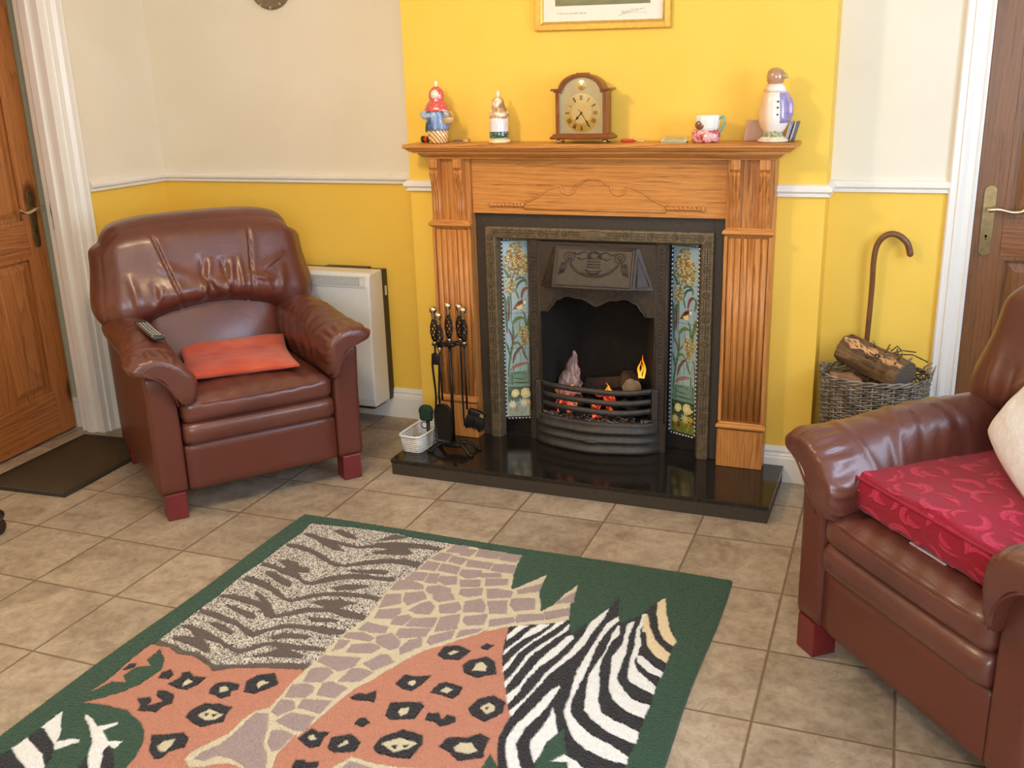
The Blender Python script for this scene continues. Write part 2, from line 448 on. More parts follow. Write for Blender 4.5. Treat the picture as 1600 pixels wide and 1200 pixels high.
m = MB(); frame_rect(m, 'XZ', REAR-.02, .7, 2.4, 1.0, 2.2, .05, .05); m.box(1.53, 1.57, REAR-.07, REAR-.02, 1.0, 2.2)
struct('window_1', m, MAT['gloss'])
m = MB(); frame_rect(m, 'YZ', RW+.04, -2.3, -.9, 1.0, 2.15, .05, .05); m.box(RW+.04, RW+.09, -1.62, -1.58, 1.0, 2.15)
struct('window_2', m, MAT['gloss'])
# hallway beyond the ajar left door
m = MB(); m.box(-4.0, LW-.128, -.34, -.26, 0, H); m.box(-4.1, -4.0, REAR, -.26, 0, H); m.box(-4.0, LW-.128, -2.6, -2.5, 0, H)
struct('wall_hall', m, simple('hall_paint', col(206,200,168), .7, var=.01))
# room beyond right doorway is closed off by the door itself
struct('wall_passage', MB().box(DR0-.3, DR1+.3, .9, .95, 0, H), MAT['wall'])

# skirting boards and dado rail with moulded profiles
BASE = [(0,0), (.018,0), (.018,.098), (.0155,.104), (.0155,.110), (.011,.116), (.0125,.124), (.0125,.128), (.008,.136), (.006,.142), (0,.144)]
RAIL = [(0,0), (.010,0), (.016,.003), (.016,.007), (.009,.0095), (.009,.0125), (.017,.016), (.023,.022), (.023,.032), (.018,.036), (.018,.039), (.010,.044), (0,.046)]
def moulding(name, path, prof, lvl, side): struct(name, MB().sweep(path, prof, side, False, 'XY', lvl), MAT['gloss'])
moulding('baseboard_left', [(LW, -.255), (LW, AL), (CL, AL), (CL, 0), (-.683, 0)], BASE, 0, -1)
moulding('baseboard_right', [(.683, 0), (CR, 0), (CR, AR), (1.262, AR)], BASE, 0, -1)
moulding('baseboard_hall', [(-4.0, -.34), (LW-.13, -.34)], BASE, 0, -1)
moulding('baseboard_rear', [(RW, AR), (RW, REAR), (LW, REAR), (LW, -1.31)], BASE, 0, -1)
moulding('trim_1', [(LW, -.255), (LW, AL), (CL, AL), (CL, 0), (-.675, 0)], RAIL, 1.107, -1)
moulding('trim_2', [(.675, 0), (CR, 0), (CR, AR), (1.262, AR)], RAIL, 1.107, -1)

# architraves: swept up, over and down the doorway
ARCH = [(0,0), (0,.010), (.006,.014), (.012,.011), (.034,.012), (.044,.018), (.052,.0225), (.062,.0225), (.066,.018), (.078,.018), (.088,.021), (.0945,.016), (.0945,0)]
def YZ(o_, h): return None
m = MB(); m.sweep([(DL1+.012, 0), (DL1+.012, DH+.012), (DL0-.012, DH+.012), (DL0-.012, 0)], ARCH, -1, False, 'YZ', LW)
struct('trim_3', m, MAT['gloss'])
m = MB(); m.sweep([(DR0-.004, 0), (DR0-.004, DH+.008), (DR1+.004, DH+.008), (DR1+.004, 0)], [(a*.92, b) for a, b in ARCH], 1, False, 'XZ', AR)
struct('trim_4', m, MAT['gloss'])
# door linings with stops
m = MB(); m.box(LW-.128, LW+.006, DL1-.022, DL1+.016, 0, DH); m.box(LW-.128, LW+.002, DL0, DL0+.022, 0, DH); m.box(LW-.128, LW+.002, DL0, DL1, DH-.022, DH)
m.box(LW-.085, LW-.045, DL1-.036, DL1-.022, 0, DH-.022); m.box(LW-.085, LW-.045, DL0+.022, DL0+.036, 0, DH-.022)
struct('trim_5', m, MAT['gloss'], bevel=.002)
m = MB(); m.box(DR0-.02, DR0+.002, AR-.001, AR+.12, 0, DH+.02); m.box(DR1-.002, DR1+.02, AR-.001, AR+.12, 0, DH+.02); m.box(DR0, DR1, AR, AR+.12, DH, DH+.02)
struct('trim_6', m, MAT['gloss'])

# ---- panelled pine doors, built flat in local x (width) / z, front face at y=0 looking to -y
def pine_door(name, W, Hh, loc, rz, zrail, handle_x, hdir, side_axis):
    st = .098; T = .040
    t = thing(name, None, None, loc, rz); t['kind'] = 'structure'
    zmat, xmat = (MAT['door_z'] if side_axis == 'Y' else MAT['door2_z']), MAT['door_x'] if side_axis == 'X' else MAT['door_rail']
    m = MB()
    for a in ((0, st), (W-st, W)): m.box(a[0], a[1], 0, T, .004, Hh)
    mid = (W/2-.045, W/2+.045)
    o = obj('door_stiles', m.box(mid[0], mid[1], 0, T, .2, Hh-.1), zmat, t, bevel=.003)
    m = MB(); zr = [(.004, .2), zrail, (1.62, 1.71), (Hh-.1, Hh)]
    for a, b in zr: m.box(st, W-st, .0005, T-.0005, a, b)
    obj('door_rails', m, xmat, t, bevel=.002)
    for (x0, x1) in ((st, mid[0]), (mid[1], W-st)):
        for (z0, z1) in ((.2, zrail[0]), (zrail[1], 1.62), (1.71, Hh-.1)):
            m = MB(); m.box(x0, x1, .016, T-.010, z0, z1)
            # raised and fielded centre
            m.sweep([(x0, z0), (x1, z0), (x1, z1), (x0, z1)], [(0, -.001), (0, -.016), (.005, -.0145), (.010, -.0085), (.016, -.0065), (.016, -.001)], 1, True, 'XZ', 0)
            b = .030; i = .058
            vs = [(x0+b, .016, z0+b), (x1-b, .016, z0+b), (x1-b, .016, z1-b), (x0+b, .016, z1-b), (x0+i, .006, z0+i), (x1-i, .006, z0+i), (x1-i, .006, z1-i), (x0+i, .006, z1-i)]
            m.add(vs, [(0,1,5,4), (1,2,6,5), (2,3,7,6), (3,0,4,7), (4,5,6,7)])
            obj('door_panel', m, zmat, t)
    # lever handle on a long backplate with rounded ends
    hz = 1.045
    pl = [(handle_x-.021, hz-.145), *arc(handle_x, hz-.150, .021, 180, 360, 8), (handle_x+.021, hz+.045), (handle_x+.021, hz+.058), *arc(handle_x, hz+.062, .021, 0, 180, 8)]
    h = obj('door_handle', MB().prism(pl, 1, -.004, .0), MAT['brass_old'], t, bevel=.0012)
    m = MB(); m.tube([(handle_x, -.002, hz), (handle_x, -.045, hz)], [.0105, .0085], 14)
    d = hdir
    m.tube(spline([(handle_x-d*.004, -.046, hz), (handle_x+d*.03, -.048, hz+.003), (handle_x+d*.07, -.047, hz-.006), (handle_x+d*.10, -.046, hz-.004), (handle_x+d*.118, -.040, hz+.009)], 5), [.009]*3+[.008]*12+[.0075]*5+[.0095], 12)
    obj('lever', m, MAT['brass'], h)
    m = MB(); m.lathe([(.0045, -.001), (.0045, .0)], (0,0,0), 12)
    m.v = [(handle_x+a, -.0052, hz-.098+b) for a, b, c in m.v]
    m.prism([(handle_x-.0018, hz-.112), (handle_x+.0018, hz-.112), (handle_x+.0018, hz-.098), (handle_x-.0018, hz-.098)], 1, -.0052, -.0042)
    obj('keyhole', m, MAT['black'], h)
    return t
# left door: hung at its far jamb, standing slightly ajar into the hall; faces the room (+x)
hx, hy = -2.418, -1.165; ex, ey = -2.492, -.378
ang = math.atan2(ey-hy, ex-hx)
pine_door('door_1', math.hypot(ex-hx, ey-hy), 1.995, (hx, hy, .006), ang, (.845, .985), math.hypot(ex-hx, ey-hy)-.052, -1, 'Y')
pine_door('door_2', DR1-DR0-.008, 2.02, (DR0+.004, AR+.035, .006), 0, (.875, .995), .046, 1, 'X')
# strike plate on the jamb
m = MB(); m.box(-2.412, -2.388, DL1-.0245, DL1-.021, .955, 1.075); m.box(-2.404, -2.388, DL1-.034, DL1-.021, 1.02, 1.06)
struct('trim_7', m, MAT['brass_old'], bevel=.001)

# ================================================================== HEARTH AND FIREPLACE
HT = .068
m = MB(); m.mat(MAT['granite_edge']).box(-.757, .757, -.422, -.003, .0, HT-.018)
m.mat(MAT['granite']).box(-.760, .760, -.425, -.003, HT-.018, HT)
hearth = tag(obj('hearth_slab', m, None, bevel=.002), 'polished black granite hearth slab on the floor before the fireplace', 'hearth')

fs = thing('fireplace_surround', 'golden pine fireplace surround with mantel shelf, corbels and fluted columns', 'fireplace surround', (0, 0, HT))
Z0 = -HT   # children are written in world heights and lowered by the root height
def fo(name, mb, mat=None, parent=None, **k):
    mb.xform(Matrix.Translation((0, 0, Z0))); return obj(name, mb, mat, parent or fs, **k)
# mantel shelf with moulded edge and cornice
def edge_ring(m, hw, d, prof):
    # prof: (inset from the outermost, z) from top to bottom; open at the wall
    rings = []
    for i_, z in prof:
        rings.append([(-hw+i_, -.001, z), (-hw+i_, -d+i_, z), (hw-i_, -d+i_, z), (hw-i_, -.001, z)])
    m.loft(rings, True, False)
m = MB(); edge_ring(m, .757, .170, [(.004, 1.3073), (0, 1.3045), (0, 1.294), (.004, 1.290), (.009, 1.289), (.012, 1.284), (.020, 1.279), (.028, 1.2775), (.028, 1.272)])
fo('mantel_shelf', m, MAT['pine_x'])
m = MB(); edge_ring(m, .712, .126, [(.0, 1.272), (.0, 1.266), (.005, 1.263), (.012, 1.257), (.022, 1.252), (.022, 1.2475)])
fo('cornice', m, MAT['pine_x'])
m = MB(); m.box(-.509, .509, -.060, -.032, 1.030, 1.2478)
fr = fo('frieze_board', m, MAT['pine_x'], bevel=.0015)
# applied swan-neck carving with its rope moulding
half = [(.0, 1.171), (.03, 1.167), (.058, 1.150), (.062, 1.146)]
curve = [(-.285, 1.073), (-.235, 1.095), (-.19, 1.124), (-.15, 1.139), (-.133, 1.140), (-.128, 1.124), (-.112, 1.112), (-.09, 1.112), (-.074, 1.124), (-.068, 1.146), (-.055, 1.149), (-.03, 1.166), (0, 1.172)]
full = curve+[(-a, b) for a, b in curve[-2::-1]]
S = [(p[0], p[1]) for p in spline([(a, b, 0) for a, b in full], 4)]
m = MB(); m.prism(S+[(.285, 1.050), (-.285, 1.050)], 1, -.0632, -.059)
m.tube([(a, -.0632, b) for a, b in S], .0042, 8)
fo('carved_crest', m, MAT['pine_x'], fr)
m = MB()
for s_ in (-1, 1):
    P = [(s_*(.285+.135*i/26), -.0632, 1.064+.003*math.sin(i*1.9)) for i in range(27)]
    m.tube(P, [.009+.0022*math.sin(i*1.9) for i in range(27)], 10, flat=.8)
    m.sphere((s_*.424, -.063, 1.064), .011)
m.tube([(-.285, -.0632, 1.052), (.285, -.0632, 1.052)], .0045, 8)
fo('rope_moulding', m, MAT['pine_x'], fr)

def pilaster(s_):
    x0, x1 = (.510, .683)
    def X(a, b): return (min(s_*a, s_*b), max(s_*a, s_*b))
    m = MB(); a, b = X(x0, x1); m.box(a, b, -.078, -.001, HT+.001, 1.2478)
    p = fo('pilaster', m, MAT['pine_z'], bevel=.002)
    # reeded middle panel
    m = MB(); n = 6; w = (x1-x0-.030)/n; poly = [(X(x0+.015, 0)[0] if 0 else s_*(x0+.015), -.077)]
    pts = []
    for i in range(n):
        c = x0+.015+w*(i+.5)
        for k in range(9):
            q = PI*(1-k/8); pts.append((s_*(c+math.cos(q)*w*.5), -.084-.009*math.sin(q)))
    poly = [(s_*(x0+.015), -.077)]+pts+[(s_*(x1-.015), -.077)]
    m.prism(poly, 2, .262, .965, True)
    mm = MB(); mm.v, mm.f, mm.mi, mm.sm, mm.mats = m.v, m.f, m.mi, m.sm, m.mats
    o = fo('reeding', mm, MAT['pine_z'], p)
    m = MB()
    for (u0, u1) in ((x0, x0+.013), (x1-.013, x1)):
        a, b = X(u0, u1); m.box(a, b, -.090, -.077, .255, .972)
    fo('panel_frame', m, MAT['pine_z'], p, bevel=.002)
    # plinth block
    m = MB(); a, b = X(x0-.001, x1+.001); m.box(a, b, -.093, -.0, HT+.001, .222)
    fo('plinth', m, MAT['pine_z'], p, bevel=.0015)
    # moulded bands
    for zc in (.238, .987):
        m = MB()
        prof = [(.004, zc+.016), (.001, zc+.012), (-.006, zc+.008), (-.010, zc+.002), (-.010, zc-.005), (-.004, zc-.009), (.001, zc-.014)]
        rings = []
        for i_, z in prof:
            a, b = X(x0+i_+.004, x1-i_); rings.append([(a, -.078, z), (a, -.093+i_, z), (b, -.093+i_, z), (b, -.078, z)])
        m.loft(rings, True, False)
        fo('moulded_band', m, MAT['pine_x'], p)
    # two scroll corbels
    for cx_ in (.545, .650):
        m = MB(); z1, z0 = 1.2478, 1.003; n = 22; w = .0185; rings = []
        for i in range(n+1):
            t_ = i/n; z = z1-(z1-z0)*t_
            d = .036*(.5+.5*math.cos(min(t_*1.18, 1)*PI)) + .010+.008*math.exp(-((t_-.82)/.13)**2)
            if t_ < .16: d = .044
            elif t_ < .19: d = .034
            if .19 <= t_ < .215: d = .043
            ring = [(s_*cx_-w, -.076, z), (s_*cx_-w, -.078-d, z)]
            if t_ >= .215:
                for k in range(1, 7):
                    u = -w+2*w*k/7; ring.append((s_*cx_+u, -.078-d-(.0035 if k % 2 else -.0015), z))
            else:
                for k in range(1, 7): ring.append((s_*cx_-w+2*w*k/7, -.078-d, z))
            ring += [(s_*cx_+w, -.078-d, z), (s_*cx_+w, -.076, z)]
            rings.append(ring)
        m.loft(rings, True, False)
        fo('corbel', m, MAT['pine_z'], p)
    return p
pilaster(-1); pilaster(1)

# ---- black back panel and cast-iron insert
fi = thing('fireplace_insert', 'black cast-iron tiled fireplace insert with hood, inside the pine surround', 'fireplace insert', (0, 0, HT))
def io(name, mb, mat=None, parent=None, **k):
    mb.xform(Matrix.Translation((0, 0, Z0))); return obj(name, mb, mat, parent or fi, **k)
m = MB(); m.box(-.5085, -.466, -.034, -.002, HT+.001, 1.0295); m.box(.466, .5085, -.034, -.002, HT+.001, 1.0295); m.box(-.466, .466, -.034, -.002, .972, 1.0295)
io('back_panel', m, MAT['granite_edge'], bevel=.001)
IW = .467; IT = .9758
# mitred outer frame
FR = [(0, 0), (0, .004), (.003, .0075), (.007, .0085), (.041, .0085), (.045, .006), (.050, -.006), (.056, -.022), (.056, -.030)]
m = MB(); m.sweep([(-IW, HT+.001), (-IW, IT), (IW, IT), (IW, HT+.001)], FR, -1, False, 'XZ', -.040)
ff = io('outer_frame', m, MAT['iron_frame'])
m = MB()
def rosette(m, x, z, r, y=-.0485):
    m.tube([(x+r*math.cos(q), y, z+r*math.sin(q)) for q in [2*PI*i/18 for i in range(19)]], .0013, 5, False)
    m.tube([(x+r*.55*math.cos(q), y, z+r*.55*math.sin(q)) for q in [2*PI*i/4 for i in range(5)]], .0014, 5, False)
cz = IT-.0235
for s_ in (-1, 1):
    for i in range(4):
        x = s_*(.125+.097*i); rosette(m, x, cz, .0125)
        for dz in (-.0065, 0, .0065):
            a, b = x-s_*.018, x-s_*.078+(0 if i else s_*.012)
            if dz == 0: m.box(min(a, b), max(a, b), -.0500, -.0480, cz-.0012, cz+.0012)
            else:
                for k in range(6):
                    xx = a+(b-a)*(k+.5)/6; m.box(xx-.0022, xx+.0022, -.0495, -.0480, cz+dz*1.5-.002, cz+dz*1.5+.002)
    for i in range(8):
        z = cz-.002-.097*i-.02; x = s_*(IW-.0235)
        rosette(m, x, z, .0125)
        if z-.08 > HT+.05:
            m.box(x-.0012, x+.0012, -.0500, -.0480, z-.078, z-.018)
            for dx in (-.010, .010):
                for k in range(6):
                    zz = z-.018-.06*(k+.5)/6; m.box(x+dx-.002, x+dx+.002, -.0495, -.0480, zz-.0022, zz+.0022)
io('cast_ornament', m, MAT['iron_dark'], ff)
m = MB()
for r_, z_ in ((.060, .024), (.050, .018), (.034, .011)):
    m.tube([(r_*math.cos(q), -.0495, cz+z_*.78*math.sin(q)) for q in [2*PI*i/32 for i in range(33)]], .0016, 6, False)
m.v += []; m.lathe([(.001, -.010), (.040, -.010), (.058, -.006), (.062, 0)], (0,0,0), 32)
k0 = len(m.v)-4*32
for i in range(k0, len(m.v)):
    a, b, c_ = m.v[i]; m.v[i] = (a, -.0425+c_*.7, cz+b*.32)
io('oval_boss', m, MAT['iron_frame'], ff)
# inner plate around the fire: cheeks, scalloped arch, uprights
m = MB()
archp = [(.205, .632), (.196, .650), (.182, .664), (.170, .684), (.150, .692), (.132, .703), (.108, .704), (.085, .697), (.06, .697), (.042, .690), (.03, .683), (.015, .674), (0, .668)]
top = [(-a, b) for a, b in archp]+[(a, b) for a, b in archp[-2::-1]]
poly = [(-.242, .92), (-.242, .632)]+top+[(.242, .632), (.242, .92)]
m.prism(poly, 1, -.030, -.018)
m.tube([(a, -.031, b-.002) for a, b in top], .0042, 8)
m.tube([(a, -.031, b+.012) for a, b in top], .0022, 6)
for i in range(1, len(top)-1):
    a, b = top[i]; m.sphere((a, -.031, b+.022), .0045, 8, 6, (1, .6, 1))
io('arch_plate', m, MAT['iron'])
for s_ in (-1, 1):
    m = MB(); a, b = sorted((s_*.238, s_*.290)); m.box(a, b, -.028, -.010, HT+.001, .925)
    for z in np.arange(.20, .91, .016):
        m.sphere((s_*.264, -.0285, float(z)), .0042, 8, 6, (1.6, .6, 1)); 
    for u in (.243, .285): m.tube([(s_*u, -.029, HT+.13), (s_*u, -.029, .922)], .003, 6)
    io('upright', m, MAT['iron'])
    m = MB(); a, b = sorted((s_*.262, s_*.455)); m.box(a, b, .048, .060, HT+.001, .93)
    io('side_plate', m, MAT['iron_dark'])
# hood
m = MB()
f = [(-.167, -.036, .903), (.167, -.036, .903), (.166, -.090, .750), (-.166, -.090, .750)]
bk = [(-.176, -.029, .905), (.176, -.029, .905), (.236, -.029, .738), (-.236, -.029, .738)]
m.add(f+bk, [(0,1,2,3), (1,5,6,2), (0,3,7,4), (2,6,7,3), (0,4,5,1), (4,7,6,5)])
hd = io('hood', m, MAT['iron'], bevel=.002)
def onface(u, v, o_=.0):  # hood front face coordinates: u -1..1, v 0(bottom)..1(top)
    hw_ = .166; return (u*hw_, -.090+.054*v-o_*.94, .750+.153*v-o_*.30)
m = MB()
m.tube([onface(u, v, .001) for u, v in ((-.92,.06), (.92,.06), (.92,.95), (-.92,.95), (-.92,.06))], .003, 6, False)
m.tube([onface(u, v, .001) for u, v in ((-.98,.0), (.98,.0), (.98,1), (-.98,1), (-.98,0))], .0035, 6, False)
for k, r_ in ((0, .0042), (1, .0022)):
    m.tube([onface(.62*math.cos(q), .74+(.42+.05*k)*math.sin(q), .001) for q in [PI+PI*i/24 for i in range(25)]], r_, 8)
for s_ in (-1, 1):
    m.tube([onface(s_*.62+.13*math.cos(q), .76+.11*math.sin(q), .001) for q in [2*PI*i/16 for i in range(17)]], .0030, 6, False)
    m.tube([onface(s_*.62+.06*math.cos(q), .76+.05*math.sin(q), .001) for q in [2*PI*i/12 for i in range(13)]], .0026, 6, False)
    for t_ in range(3): m.tube([onface(s_*(.68+.05*t_), .62, .001), onface(s_*(.70+.05*t_), .5, .002), onface(s_*(.76+.05*t_), .34-.02*t_, .001)], [.002, .0055, .0015], 8)
    m.tube([onface(s_*.10, .80, .001), onface(s_*.26, .90, .001), onface(s_*.42, .82, .001), onface(s_*.52, .86, .001)], .0028, 6)
    m.tube([onface(s_*.08, .78, .001), onface(s_*.30, .70, .001), onface(s_*.42, .74, .001)], .0025, 6)
m.tube([onface(-.2, .46, .001), onface(-.1, .40, .003), onface(0, .38, .004), onface(.1, .40, .003), onface(.2, .46, .001)], [.002,.006,.008,.006,.002], 8)
for i in range(4): m.tube([onface(-.16, .52+.07*i, .001), onface(.16, .52+.07*i, .001)], .0022, 6)
for i in range(9): q = PI*i/8; m.sphere(onface(.15*math.cos(q), .80+.09*math.sin(q), .002), .005, 8, 6)
io('hood_relief', m, MAT['iron'], hd)
for s_ in (-1, 1):
    m = MB(); P = [(s_*.172, -.040, .872), (s_*.178, -.080, .758), (s_*.220, -.038, .756), (s_*.172, -.040, .872)]
    m.tube([(a+s_*.001, b-.001, c_) for a, b, c_ in P], .0022, 6, False); io('hood_side_trim', m, MAT['iron'], hd)
# firebox (splayed sides, back, top)
m = MB()
A_ = [(-.238, -.012), (-.150, .215), (.150, .215), (.238, -.012)]
for i in range(3):
    (xa, ya), (xb, yb) = A_[i], A_[i+1]
    nx, ny = (ya-yb), (xb-xa); L_ = math.hypot(nx, ny); nx, ny = nx/L_*.03, ny/L_*.03
    m.add([(xa, ya, HT+.002), (xb, yb, HT+.002), (xb, yb, .92), (xa, ya, .92), (xa-0, ya+.0, HT+.002), (xb+nx*0, yb+.03, HT+.002), (xb, yb+.03, .92), (xa, ya+.03, .92)], [(0,1,2,3), (4,7,6,5), (0,3,7,4), (1,5,6,2), (3,2,6,7), (0,4,5,1)])
m.box(-.24, .24, -.012, .24, .905, .92)
m.box(-.236, .236, -.02, .215, HT+.002, .155); m.box(-.455, .455, -.008, .060, HT-.005, HT+.002)
io('firebox', m, MAT['soot'])
# bowed grate bars
def bow(x): return 1-(x/.245)**2
def bowed(m, z, hz, hy, out, n=26, sag=0.0):
    rings = []
    for i in range(n+1):
        x = -.245+.49*i/n; y = -.018-out*max(0, 1-(abs(x)/.245)**2.6)
        zz = z-sag*math.sin(x*16)
        rings.append([(x, y-hy, zz-hz*.6), (x, y-hy*1.15, zz), (x, y-hy, zz+hz*.6), (x, y, zz+hz), (x, y+hy, zz+hz*.6), (x, y+hy, zz-hz*.6), (x, y, zz-hz)])
    m.loft(rings, True, True)
for z, out in ((.326, .070), (.283, .074), (.243, .078)):
    m = MB(); bowed(m, z, .0125, .008, out, 26, .0022); io('grate_bar', m, MAT['grate'])
for s_ in (-1, 1):
    m = MB(); a, b = sorted((s_*.236, s_*.262)); m.box(a, b, -.046, -.012, .165, .340); io('grate_post', m, MAT['grate'], bevel=.004)
# ash-pit skirt, moulded and serpentine
prof = [(.068, .104), (.074, .110), (.084, .110), (.090, .098), (.112, .094), (.116, .101), (.122, .101), (.128, .088), (.148, .084), (.153, .096), (.160, .098), (.166, .090), (.182, .080), (.190, .084), (.196, .074), (.196, .05)]
m = MB(); rings = []
for i in range(41):
    x = -.272+.544*i/40; k = max(0, 1-(abs(x)/.275)**3.2)
    ser = .010*math.cos(x*PI/.272*2.0)
    rings.append([(x, -.016-(o_+ser*.7)*k*(.92)-.004, z+.0015) for z, o_ in prof]+[(x, -.010, .196), (x, -.010, .070)])
m.loft(rings, True, True)
m.sphere((0, -.118, .118), .012, 12, 8, (2.6, .7, .8))
io('ash_pit_cover', m, MAT['grate'])

# ---- painted tile panels: five tiles each, splayed towards the fire
TILE = """S a 12 316,151 214,217
S b 14 446,162 312,211 242,283 254,349 231,460
S a 22 23,151 151,184 230,217
S b 22 343,233 475,211 639,203 784,220 799,250
S c 20 455,267 506,239 638,222 784,222
S b 16 407,261 470,294 533,322
S d 26 615,322 666,283 765,264 863,261
S b 20 863,261 943,283 875,333
S b 22 13,294 59,338 71,404 81,515
S d 18 150,448 171,377 191,322
S b 20 139,360 159,311 240,322
P e 0 54,421 301,377 467,338 631,324 761,333 727,349 628,371 562,388 464,377 301,380 104,410
P f 0 416,366 662,349 644,374 529,385
S k 10 499,349 630,338
P w 0 679,330 777,333 760,349 678,352
P k 0 729,322 778,322 761,330
S b 16 627,385 723,415 737,448 783,487
S a 26 279,465 395,437 559,426 705,432
S a 30 970,371 885,426 784,482
S b 18 279,441 293,502 271,570 175,643 97,735 92,809
S d 14 113,484 220,521 271,570
S a 20 233,594 289,576 434,567 578,588
S d 24 263,686 320,643 468,607 614,588
S b 18 613,594 665,631 790,668
S b 16 36,564 106,600 157,650
S b 18 290,551 510,509 730,478
S a 22 805,441 838,478 726,533 614,588
S b 14 868,582 954,643 984,748 962,809
S b 12 789,674 821,748 835,815
S g 26 152,729 316,705 535,692 781,686
P h 0 169,735 822,729 985,735 979,820 37,820 39,784
S i 10 241,748 495,741 748,751
S i 10 240,772 420,775 638,778
S i 12 274,797 491,800 745,803
S b 12 206,735 219,815
S b 12 895,723 907,818
P j 0 48,821 990,821 986,999 44,999
P n 0 48,931 339,919 664,925 989,944 986,996 80,996
P c 0 195,895 522,888 811,898 955,907 701,925 447,931 266,919
P m 0 357,913 665,910 519,925
P f 0 161,870 198,846 308,836 434,843 469,864 341,885 214,884
P s 0 234,864 289,849 379,858 323,873
P f 0 505,870 525,843 634,830 797,833 850,858 958,864 812,885 630,892
P s 0 596,864 652,843 760,846 758,870 667,879
P y 0 737,919 793,901 919,904 954,922 845,931
P e 0 263,962 356,925 427,956 389,980
S y 8 809,931 734,968 697,987
S c 8 120,931 153,980 261,993
S a 10 519,938 480,974 587,993
C f 120 420,57 60
C f 160 384,118 80
C f 120 642,151 75
C f 90 743,112 55
C f 110 245,250 60
C f 60 553,24 35
C f 110 691,509 50
C y 80 725,558 45
C f 60 872,521 35
S g 16 417,112 631,76"""
def tile_paint():
    PX = 1.0; W, Hh = 125, 760; k = 2
    P = Paint(W*k, Hh*k, col(150,184,196))
    for y in range(P.h):
        t_ = y/P.h; c0 = np.array(col(158,186,200)[:3]); c1 = np.array(col(150,176,170)[:3]); P.a[y, :, :] = c0*(1-t_)+c1*t_
    P.a *= (1+RNG.normal(0, .015, P.a.shape)).astype(np.float32)
    cc = dict(a=col(96,116,52), b=col(88,106,74), c=col(52,84,80), d=col(120,62,52), e=col(124,60,40), f=col(226,214,150), k=col(28,24,24), w=col(238,236,226), g=col(170,98,84),
              h=col(120,146,130), i=col(74,100,82), j=col(60,78,50), n=col(118,122,52), m=col(132,110,128), y=col(214,158,52), s=col(240,226,168))
    def S_(u, v): return (u/1000*P.w, v/1000*P.h)
    rnd = random.Random(5)
    for line in TILE.strip().split('\n'):
        q = line.split(); kd, c_, w_ = q[0], cc[q[1]], float(q[2]); rest = q[3:]
        if kd == 'C':
            n_ = int(rest.pop()); x, y = S_(*map(float, rest[0].split(','))); R = w_/6.67/46*P.w
            for _ in range(int(n_*1.5)):
                a = rnd.random()*6.28; r = R*math.sqrt(rnd.random())*.62; px, py = x+r*math.cos(a), y+r*math.sin(a)*1.15
                b = rnd.random()*6.28; Lq = R*.13
                P.stroke([(px-1, py+1), (px-1+Lq*math.cos(b), py+1+Lq*math.sin(b)), (px-1+1.6*Lq*math.cos(b+.3), py+1+1.6*Lq*math.sin(b+.3))], R*.12, col(104,86,50))
                P.stroke([(px, py), (px+Lq*math.cos(b), py+Lq*math.sin(b)), (px+1.6*Lq*math.cos(b+.3), py+1.6*Lq*math.sin(b+.3))], R*.085, rnd.choice([c_, c_, col(206,190,120), col(150,130,70), col(120,112,50), col(176,120,80)]))
        else:
            pts = [S_(*map(float, s_.split(','))) for s_ in rest]
            if kd == 'P': P.poly(pts, c_)
            else:
                P.stroke(pts, w_/6.67/46*P.w*1.25, tuple(.45*x_ for x_ in c_[:3])); P.stroke(pts, w_/6.67/46*P.w*.8, c_); P.stroke([(a_+1.2, b_) for a_, b_ in pts], w_/6.67/46*P.w*.25, tuple(min(1, 1.7*x_) for x_ in c_[:3]))
    # hand-painted stems, grasses and veins drawn over the whole panel
    for i in range(26):
        x = rnd.uniform(.06, .94)*P.w; y = rnd.uniform(.45, .86)*P.h; L_ = rnd.uniform(.05, .16)*P.h; d = rnd.uniform(-.1, .1)*P.w
        P.stroke([(x, y), (x+d*.4, y-L_*.5), (x+d, y-L_)], rnd.uniform(2.2, 4.5), rnd.choice([cc['a'], cc['b'], cc['i'], col(120,132,92), col(132,96,70)]))
    for i in range(34):
        x = rnd.uniform(.06, .94)*P.w; y = rnd.uniform(.74, .86)*P.h; P.stroke([(x, y), (x+rnd.uniform(8, 26), y+rnd.uniform(-3, 3)), (x+rnd.uniform(24, 40), y+rnd.uniform(-6, 6))], 2.6, rnd.choice([cc['i'], cc['c'], col(150,170,150), cc['b']]))
    for i in range(60):
        x = rnd.uniform(.04, .96)*P.w; y = rnd.uniform(.875, .99)*P.h; a = rnd.uniform(0, 6.28); P.stroke([(x, y), (x+9*math.cos(a), y+9*math.sin(a)), (x+14*math.cos(a+.8), y+14*math.sin(a+.8))], rnd.uniform(3, 6), rnd.choice([cc['n'], cc['c'], cc['e'], cc['y'], cc['a'], cc['j'], col(152,146,80)]))
    for px, py, R_ in ((.20, .925, .16), (.62, .915, .20)):
        for k_ in range(9):
            a = k_*.7; P.stroke([(px*P.w, py*P.h), (px*P.w+R_*.5*P.w*math.cos(a), py*P.h+R_*.5*P.w*math.sin(a)), (px*P.w+R_*P.w*math.cos(a+.25), py*P.h+R_*P.w*math.sin(a+.25))], 12, col(170,140,70)); P.stroke([(px*P.w, py*P.h), (px*P.w+R_*.45*P.w*math.cos(a+.1), py*P.h+R_*.45*P.w*math.sin(a+.1)), (px*P.w+R_*.9*P.w*math.cos(a+.3), py*P.h+R_*.9*P.w*math.sin(a+.3))], 8, col(232,216,146))
    return P.down(k)
_tp = tile_paint()
t = NT('painted_glazed_tile', .10, spec=.5, coat=.6, coat_r=.05)
at = t.new('ShaderNodeVertexColor', layer_name='Col'); t.base(at.outputs[0]); MAT['tile'] = t.m
MAT['bead'] = simple('silvered_bead_edge', col(190,190,196), .22, .8, var=.1)
